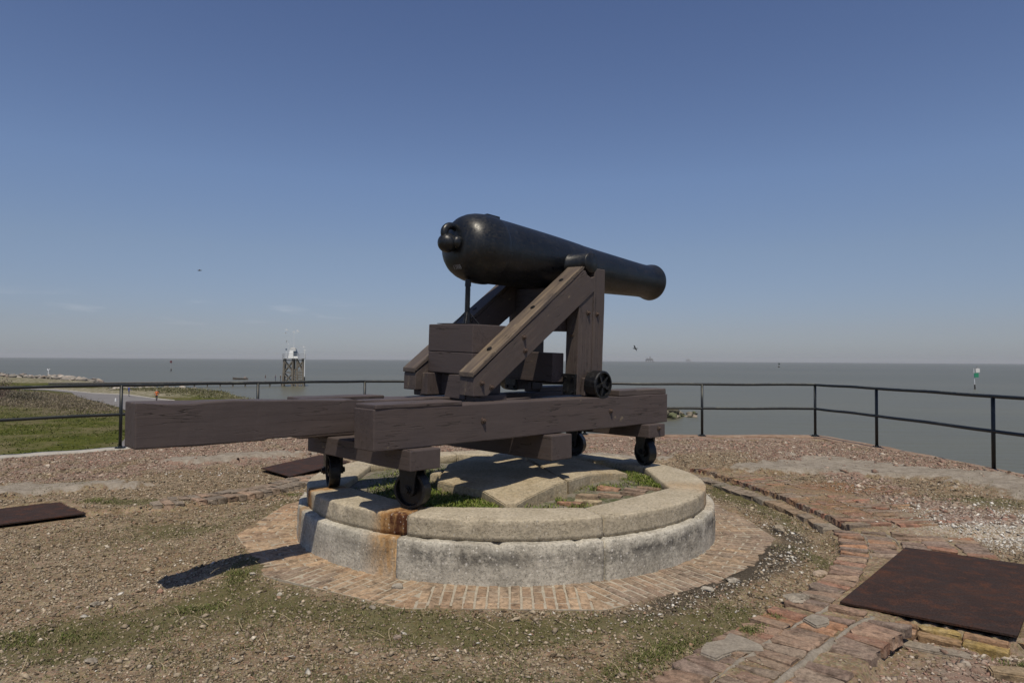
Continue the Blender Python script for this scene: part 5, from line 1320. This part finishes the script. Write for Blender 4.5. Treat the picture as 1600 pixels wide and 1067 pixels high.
# tower
tw = empty('signal_tower', 'timber pile tower at the pier end with railed deck, white cabin and mast', 'tower', (-60.3, 189, SEA), (0, 0, R(14)))
DK = 7.5
WH = simple('white_paint', (.72, .74, .74), .6, var=.06); BLU = simple('blue_grey_panel', (.13, .17, .22), .5, var=.1); STE = simple('grey_steel', (.32, .33, .33), .6, var=.1)
TWD = simple('tower_timber', (.17, .15, .12), .9, var=.35, scale=2)
legs = [(-2.5, -2.3), (-.2, -2.3), (1.0, -2.3), (2.5, -2.3), (-2.5, 2.3), (0, 2.3), (2.5, 2.3)]
for (x, y) in legs:
    bm = bmesh.new(); bm_cyl(bm, (x*1.10, y*1.1, -1.2), (x*.95, y*.95, DK), .30, .26, seg=10); bm_obj('leg', bm, TWD, tw)
def brace(a, b, w=.17, nm='brace', mat=TWD):
    bm = bmesh.new(); a = Vector(a); b = Vector(b); d = b-a; q = Vector((1, 0, 0)).rotation_difference(d.normalized()).to_matrix()
    bm_box(bm, d.length, w, w*1.6, (a+b)/2, q); return bm_obj(nm, bm, mat, tw)
for y in (-2.45, 2.45):
    brace((-2.6, y, .6), (-.3, y, 3.6)); brace((-.3, y, .9), (-2.6, y, 3.6)); brace((-2.5, y, 3.8), (-.2, y, 7.0)); brace((-.2, y, 3.9), (-2.5, y, 7.0))
    brace((2.5, y, 4.0), (.9, y, 7.0)); brace((.2, y, 4.2), (2.4, y, 6.8))
    for z in (.7, 3.7, 7.1): brace((-2.75, y, z), (2.75, y, z), .14, 'cross_beam')
    for z in (1.5, 2.3, 3.0): brace((.1, y, z), (2.7, y, z), .12, 'cross_beam')
for x in (.35, 1.55, 2.0): brace((x, -2.5, -1), (x, -2.4, 4.6), .14, 'fender_pile')
for x in (-2.6, 2.6):
    for z in (.7, 3.7, 7.1): brace((x, -2.5, z), (x, 2.5, z), .14, 'cross_beam')
    brace((x, -2.4, .8), (x, 2.4, 3.6)); brace((x, 2.4, 3.8), (x, -2.4, 7.0))
bm = bmesh.new(); bm_box(bm, 5.9, 5.6, .25, (0, 0, DK+.1)); bm_obj('deck', bm, STE, tw)
dr_ = None
for (x, y) in [(-2.85, -2.7), (-1.4, -2.7), (0, -2.7), (1.4, -2.7), (2.85, -2.7), (-2.85, 2.7), (0, 2.7), (2.85, 2.7), (-2.85, 0), (2.85, 0)]:
    bm = bmesh.new(); bm_cyl(bm, (x, y, DK+.2), (x, y, DK+1.3), .05, seg=6); bm_obj('rail_post', bm, STE, tw)
for z in (DK+.75, DK+1.3):
    for a, b in (((-2.85, -2.7, z), (2.85, -2.7, z)), ((2.85, -2.7, z), (2.85, 2.7, z)), ((2.85, 2.7, z), (-2.85, 2.7, z)), ((-2.85, 2.7, z), (-2.85, -2.7, z))): brace(a, b, .06, 'rail_bar', STE)
def frustum(nm, cx, cy, z0, z1, w0, w1, mat):
    bm = bmesh.new(); r = bmesh.ops.create_cone(bm, cap_ends=True, segments=4, radius1=w0*.707, radius2=w1*.707, depth=z1-z0)
    bmesh.ops.transform(bm, matrix=Matrix.Translation((cx, cy, (z0+z1)/2)) @ Matrix.Rotation(R(45), 4, 'Z'), verts=bm.verts); return bm_obj(nm, bm, mat, tw)
frustum('cabin', -.2, 0, DK+.2, DK+2.6, 2.6, 1.7, WH); frustum('cabin_roof', -.2, 0, DK+2.6, DK+3.1, 1.9, 1.0, STE)
bm = bmesh.new(); bm_box(bm, .06, 1.5, 2.3, (0, 0, 0), Matrix.Rotation(R(-25), 3, 'Y')); bm_obj('solar_panel', bm, BLU, tw, loc=(.95, -1.0, DK+1.9))
bm = bmesh.new(); bm_box(bm, .9, .06, 1.4, (0, 0, 0), Matrix.Rotation(R(20), 3, 'X')); bm_obj('solar_panel', bm, BLU, tw, loc=(.35, -1.5, DK+1.5))
bm = bmesh.new(); bm_cyl(bm, (-.1, 0, DK+3), (-.1, 0, DK+7.0), .05, .035, seg=6); bm_cyl(bm, (-.1, 0, DK+7), (.5, 0, DK+7.2), .035, seg=6); bm_cyl(bm, (.5, 0, DK+7.2), (1.5, 0, DK+7.5), .05, seg=6); bm_obj('mast', bm, WH, tw)
bm = bmesh.new(); bm_cyl(bm, (-1.5, -.8, DK+.2), (-1.5, -.8, DK+4.0), .03, seg=6); bm_box(bm, .3, .3, .25, (-1.5, -.8, DK+4.0)); bm_obj('antenna', bm, WH, tw)
bm = bmesh.new(); bm_cyl(bm, (-1.95, -1.6, DK+.2), (-1.95, -1.6, DK+2.4), .10, seg=8); bm_obj('beacon_post', bm, WH, tw)
bm = bmesh.new(); bm_cyl(bm, (-1.95, -1.6, DK+2.4), (-1.95, -1.6, DK+2.8), .22, seg=10); bm_obj('beacon_lamp', bm, BLU, tw)
bm = bmesh.new(); bm_cyl(bm, (2.95, -2.6, 2.6), (2.95, -2.6, DK+2.4), .13, seg=8); bm_box(bm, .5, .3, .3, (2.95, -2.6, DK+2.4)); bm_obj('white_pole', bm, WH, tw)

# markers in the water
def marker(x, y, h, r_, label, boards=(), cat='channel marker', pole=None, z0=SEA):
    e = empty('channel_marker', label, cat, (x, y, z0))
    bm = bmesh.new(); bm_cyl(bm, (0, 0, -2), (0, 0, h), r_, r_*.8, seg=8); bm_obj('pole', bm, pole or STE, e)
    bm = bmesh.new(); bm_cyl(bm, (0, 0, -2), (0, 0, h*.22), r_*1.8, seg=8); bm_obj('pile', bm, simple('wet_pile', (.04, .035, .03), .6), e)
    for (bx, bz, s, cc) in boards:
        bm = bmesh.new(); bm_box(bm, s, .12, s, (bx, -r_-.08, bz)); bm_obj('day_board', bm, simple('board', cc, .6, var=.05), e)
    return e
marker(-192, 385, 6.1, .16, 'thin post with a dark red board far out in the water at the left', [(0, 5.3, 1.15, (.11, .025, .03))])
e = marker(133.5, 197, 6.0, .11, 'leaning marker pole with green and white boards in the water at the right', [(.55, 4.0, 1.25, (.02, .24, .13)), (1.0, 5.35, 1.15, (.7, .7, .68))], pole=WH)
e.rotation_euler = (0, R(-3), 0)
bm = bmesh.new(); bm_cyl(bm, (-.5, 0, 4.9), (.9, 0, 5.0), .06, seg=6); bm_cyl(bm, (1.0, 0, 5.9), (1.0, 0, 6.5), .15, seg=8); bm_obj('lantern_arm', bm, STE, e)
marker(350, 895, 6.5, .7, 'tiny dark buoy far out in the water on the right', [(0, 4.5, 2.2, (.04, .07, .06))], 'buoy')
e = marker(-158, 233, 3.0, .15, 'short white post with a forked top standing on the boulder jetty', [], 'post', WH, z0=SEA+.4)
bm = bmesh.new(); bm_cyl(bm, (0, 0, 2.4), (-.45, 0, 3.1), .14, seg=6); bm_cyl(bm, (0, 0, 2.4), (.45, 0, 3.1), .14, seg=6); bm_obj('fork', bm, WH, e)
# small boat
e = empty('boat', 'small brown skiff afloat beyond the pier, left of the tower', 'boat', (-96.4, 243, SEA), (0, 0, R(8)))
bm = bmesh.new(); N_ = 10; rws = []
for i in range(N_+1):
    t = i/N_; w_ = .85*math.sin(math.pi*min(1, .18+t*.82))**.6; hh = .55+.25*(t < .3)*(1-t/.3)
    rws.append([bm.verts.new((-2.6+5.2*t, yy_*w_, zz_)) for yy_, zz_ in ((-1, hh), (-.75, .05), (0, -.15), (.75, .05), (1, hh))])
for a, b in zip(rws[:-1], rws[1:]):
    for i in range(4): bm.faces.new((a[i], a[i+1], b[i+1], b[i]))
bm.faces.new(rws[0]); bm.faces.new(rws[-1][::-1]); bmesh.ops.recalc_face_normals(bm, faces=bm.faces)
hb = bm_obj('hull', bm, simple('boat_hull', (.16, .135, .115), .6), e); bm = bmesh.new()
for x in (-1.2, 0, 1.2): bm_box(bm, .3, 1.5, .05, (x, 0, .42))
bm_obj('seat', bm, simple('boat_seat', (.4, .36, .3), .7), e); bm = bmesh.new(); bm_box(bm, .9, .8, .5, (1.6, 0, .75), bevel=.05); bm_obj('deck_box', bm, simple('boat_box', (.3, .25, .22), .7), e)

# oil platforms on the horizon
def rig(x, y, s, label):
    e = empty('oil_platform', label, 'oil platform', (x, y, SEA)); g_ = simple('far_steel', (.14, .13, .12), .8, var=.1); g2_ = simple('far_cladding', (.35, .33, .30), .8, var=.1)
    for ax in (-1, -.33, .33, 1):
        for ay in (-1, 1):
            bm = bmesh.new(); bm_cyl(bm, (ax*24*s, ay*12*s, -3), (ax*20*s, ay*10*s, 14*s), 1.3*s, seg=8); bm_obj('leg', bm, g_, e)
    bm = bmesh.new(); bm_box(bm, 52*s, 26*s, 3*s, (0, 0, 14*s)); bm_box(bm, 46*s, 24*s, 2*s, (0, 0, 22*s)); bm_obj('deck', bm, g_, e)
    for (cx_, w_, h_) in ((-14, 12, 7), (4, 16, 6), (17, 8, 7)):
        bm = bmesh.new(); bm_box(bm, w_*s, 16*s, h_*s, (cx_*s, 0, (15.6+h_/2)*s)); bm_obj('module', bm, g2_, e)
    bm = bmesh.new()
    for ax in (-1, 1):
        for ay in (-1, 1): bm_cyl(bm, (ax*5*s+6*s, ay*5*s, 23*s), (6*s+ax*1*s, ay*1*s, 40*s), .8*s, seg=5)
    for z in (28, 33): bm_box(bm, 8*s, 8*s, .8*s, (6*s, 0, z*s))
    bm_obj('derrick', bm, g_, e)
    bm = bmesh.new(); bm_cyl(bm, (-14*s, 0, 22*s), (-14*s, 0, 30*s), 1.3*s, seg=6); bm_cyl(bm, (-14*s, 0, 30*s), (-28*s, 0, 36*s), .8*s, seg=5); bm_obj('crane', bm, g_, e)
    bm = bmesh.new(); bm_box(bm, 22*s, 12*s, 2*s, (36*s, 0, 1.0*s)); bm_box(bm, 4*s, 5*s, 4*s, (31*s, 0, 4*s)); bm_obj('supply_deck', bm, g_, e)
rig(805, 4000, .85, 'offshore oil platform on the horizon, right of the gun muzzle')
rig(1960, 7600, .95, 'faint smaller oil platform on the horizon, farther right of the first')

# gulls
GUL = simple('gull_grey', (.45, .45, .45), .8, var=.1); GULW = simple('gull_white', (.75, .75, .73), .8, var=.05)
def gull(x, y, z, span, bank, yaw, label, dark=False, mat=None):
    e = empty('gull', label, 'bird', (x, y, z), (R(bank), 0, R(yaw)), 'gulls around the tower and over the sea')
    bm = bmesh.new(); r = bmesh.ops.create_uvsphere(bm, u_segments=12, v_segments=8, radius=1); bmesh.ops.transform(bm, matrix=Matrix.Diagonal((span*.20, span*.06, span*.055, 1)), verts=bm.verts)
    r = bmesh.ops.create_uvsphere(bm, u_segments=8, v_segments=6, radius=span*.042); bmesh.ops.translate(bm, verts=r['verts'], vec=(span*.20, 0, span*.025))
    bm_cyl(bm, (span*.23, 0, span*.02), (span*.28, 0, span*.012), span*.012, .001, seg=6)
    v = [bm.verts.new(p) for p in ((-span*.17, -.02*span, 0), (-span*.17, .02*span, 0), (-span*.27, .05*span, 0), (-span*.27, -.05*span, 0))]; bm.faces.new(v)
    bm_obj('body', bm, mat or GULW, e, True)
    for s in (-1, 1):
        bm = bmesh.new(); pts = [(.06, .03, .02), (.09, .25, .11), (.0, .5, .05), (-.05, .27, .10), (-.08, .03, .02)]
        a = [bm.verts.new((px*span, s*py*span, pz*span)) for px, py, pz in pts]; b = [bm.verts.new((px*span, s*py*span, pz*span-.012*span)) for px, py, pz in pts]
        bm.faces.new(a); bm.faces.new(b[::-1])
        for i in range(5): bm.faces.new((a[i], a[(i+1) % 5], b[(i+1) % 5], b[i]))
        bmesh.ops.recalc_face_normals(bm, faces=bm.faces); bm_obj('wing', bm, mat or GUL, e)
DK_ = simple('dark_bird', (.08, .08, .08), .8)
gull(13.0, 72, 2.85, 1.1, 35, 150, 'dark gull gliding right of the gun above the horizon', mat=DK_)
gull(-32.2, 70, 10.55, .9, 10, 20, 'small dark gull high in the sky left of the gun', mat=DK_)
for i, (px, pz, b, yw, lb) in enumerate(((-59.0, DK+7.65+SEA, 20, 30, 'white gull at the tip of the tower mast'), (-60.0, DK+7.35+SEA, -20, 160, 'white gull on the bend of the tower mast'), (-61.9, DK+7.9+SEA, 25, 60, 'white gull flying at upper left of the tower mast'),
        (-62.2, DK+7.0+SEA, 15, 200, 'white gull just below the upper left one beside the mast'), (-61.9, DK+4.7+SEA, -25, 20, 'white gull above the antenna of the tower'), (-57.2, DK+3.2+SEA, 25, 60, 'white gull over the white pole of the tower'), (-64.8, DK+1.4+SEA, 10, 60, 'white gull left of the tower deck'))):
    gull(px, 187.5, pz, 1.3, b, yw, lb)

# people
def person(x, y, z, yaw, shirt, trousers, hair, label, h=1.72, pose='stand', hat=None):
    e = empty('person', label, 'person', (x, y, z), (0, 0, R(yaw)), None)
    s = h/1.72
    st = .16 if pose == 'walk' else .02
    V = {'pel': (0, 0, .95), 'bel': (0, 0, 1.10), 'che': (.0, 0, 1.30), 'sh': (0, 0, 1.42), 'nk': (.01, 0, 1.50), 'hd': (.02, 0, 1.60), 'tp': (.015, 0, 1.69)}
    rad = {'pel': (.15, .12), 'bel': (.13, .11), 'che': (.185, .14), 'sh': (.14, .09), 'nk': (.05, .05), 'hd': (.085, .075), 'tp': (.07, .065)}
    E_ = [('pel', 'bel'), ('bel', 'che'), ('che', 'sh'), ('sh', 'nk'), ('nk', 'hd'), ('hd', 'tp')]
    for i, sd_ in enumerate((-1, 1)):
        f = st*sd_; n_ = 'LR'[i]
        V['hp'+n_] = (0, .09*sd_, .90); V['kn'+n_] = (f*.6+.02, .10*sd_, .50); V['an'+n_] = (f*1.2-.02, .10*sd_, .08); V['to'+n_] = (f*1.2+.15, .115*sd_, .035)
        rad.update({'hp'+n_: (.095, .095), 'kn'+n_: (.062, .062), 'an'+n_: (.045, .045), 'to'+n_: (.04, .03)})
        E_ += [('pel', 'hp'+n_), ('hp'+n_, 'kn'+n_), ('kn'+n_, 'an'+n_), ('an'+n_, 'to'+n_)]
        V['so'+n_] = (0, .19*sd_, 1.40); V['el'+n_] = (-.02-f*.5, .25*sd_, 1.12); V['wr'+n_] = (.10-f*.6 if pose != 'reach' else .30, .25*sd_ if pose != 'reach' else .12*sd_, .90 if pose != 'reach' else 1.08); V['ha'+n_] = (.13-f*.6 if pose != 'reach' else .38, .245*sd_ if pose != 'reach' else .10*sd_, .82 if pose != 'reach' else 1.08)
        rad.update({'so'+n_: (.062, .062), 'el'+n_: (.043, .043), 'wr'+n_: (.03, .03), 'ha'+n_: (.038, .03)})
        E_ += [('sh', 'so'+n_), ('so'+n_, 'el'+n_), ('el'+n_, 'wr'+n_), ('wr'+n_, 'ha'+n_)]
    ks = list(V); me = bpy.data.meshes.new('person'); me.from_pydata([Vector(V[k_])*s for k_ in ks], [(ks.index(a), ks.index(b)) for a, b in E_], [])
    ob = bpy.data.objects.new('body', me); col.objects.link(ob)
    md = ob.modifiers.new('s', 'SKIN'); ob.modifiers.new('u', 'SUBSURF').levels = 1
    for i, k_ in enumerate(ks):
        sv = me.skin_vertices[0].data[i]; sv.radius = tuple(q*s for q in rad[k_]); sv.use_root = (k_ == 'pel')
    bpy.context.view_layer.update(); dg = bpy.context.evaluated_depsgraph_get(); m2 = bpy.data.meshes.new_from_object(ob.evaluated_get(dg)); bpy.data.objects.remove(ob)
    SK = (.42, .26, .19)
    t = []
    for v in m2.vertices:
        z_ = v.co.z/s; yy_ = abs(v.co.y)/s
        if z_ > 1.47: cc = SK
        elif yy_ > .17 and z_ < 1.18: cc = SK if z_ < .98 or yy_ > .2 else shirt
        elif z_ > .93: cc = shirt
        elif z_ < .08: cc = (.05, .05, .05)
        else: cc = trousers
        t += [*cc, 1]
    a = m2.attributes.new('tint', 'FLOAT_COLOR', 'POINT'); a.data.foreach_set('color', t); m2.materials.clear(); m2.materials.append(M['leaf'])
    m2.polygons.foreach_set('use_smooth', [True]*len(m2.polygons))
    b = bpy.data.objects.new('body', m2); link(b, e)
    bm = bmesh.new(); bmesh.ops.create_uvsphere(bm, u_segments=14, v_segments=10, radius=.098*s)
    for v in bm.verts:
        if v.co.z < 0 and v.co.x > -.02: v.co *= .8
    bm_obj('hair' if hat is None else 'cap', bm, simple('hair', hair if hat is None else hat, .8), e, True, loc=(-.008*s, 0, 1.64*s))
    bm = bmesh.new(); bm_cyl(bm, (.085*s, 0, 1.60*s), (.115*s, 0, 1.585*s), .014*s, seg=6); bm_obj('nose', bm, simple('skin', SK, .7), e)
    return e
person(-55.9, 107.7, -5.34, 100, (.62, .16, .045), (.06, .05, .05), (.35, .3, .25), 'person in a bright orange shirt walking on the grey path', 1.85, 'walk')
person(-68.0, 121.5, -5.34, 40, (.045, .08, .30), (.05, .06, .10), (.05, .04, .03), 'person in blue on the path behind the left railing post', 1.85, 'reach')
dz = SEA+1.37
def onpier(t, off=0): return PA[0]+pd_[0]*t-pd_[1]*off, PA[1]+pd_[1]*t+pd_[0]*off
TL = pl_len
for t, off, sh, tr, hr, lb, po in ((TL-6.2, 0, (.03, .03, .035), (.5, .5, .48), (.04, .03, .03), 'person in a black top and white trousers, leftmost of those on the pier', 'stand'), (TL-3.6, .3, (.06, .08, .14), (.08, .09, .12), (.05, .04, .03), 'person in dark blue fishing from the pier, second from the left', 'reach'),
        (TL-2.3, .1, (.02, .02, .025), (.03, .03, .035), (.5, .5, .48), 'person all in black with a white cap on the pier near the tower', 'stand'), (TL-1.5, -.3, (.5, .5, .48), (.07, .08, .10), (.04, .03, .03), 'person in a white shirt on the pier right beside the tower', 'stand')):
    x, y = onpier(t, off); person(x, y, dz, 200, sh, tr, hr, lb, 1.7, po)
# small white pail by the path
bm = bmesh.new(); bm_cyl(bm, (0, 0, 0), (0, 0, .40), .12, .10, seg=12); bm_cyl(bm, (0, 0, .40), (0, 0, .5), .10, .05, seg=10)
o = bm_obj('path_post', bm, WH, loc=(-62.3, 107.6, -5.34)); tag(o, 'short white bollard at the near edge of the path left of the railing post', 'bollard')

# haze
bm = bmesh.new(); bm_box(bm, 24000, 24000, 58, (0, 0, 20.5)); 
hm = bpy.data.materials.new('sea_haze'); hm.use_nodes = True; hm.node_tree.nodes.clear()
ho = hm.node_tree.nodes.new('ShaderNodeOutputMaterial'); hv = hm.node_tree.nodes.new('ShaderNodeVolumePrincipled')
hv.inputs['Color'].default_value = (.86, .87, .88, 1); hv.inputs['Density'].default_value = 9e-5; hv.inputs['Anisotropy'].default_value = 0.0
hm.node_tree.links.new(hv.outputs[0], ho.inputs['Volume'])
o = bm_obj('haze', bm, hm); o['kind'] = 'stuff'; o['label'] = 'thin sea haze'
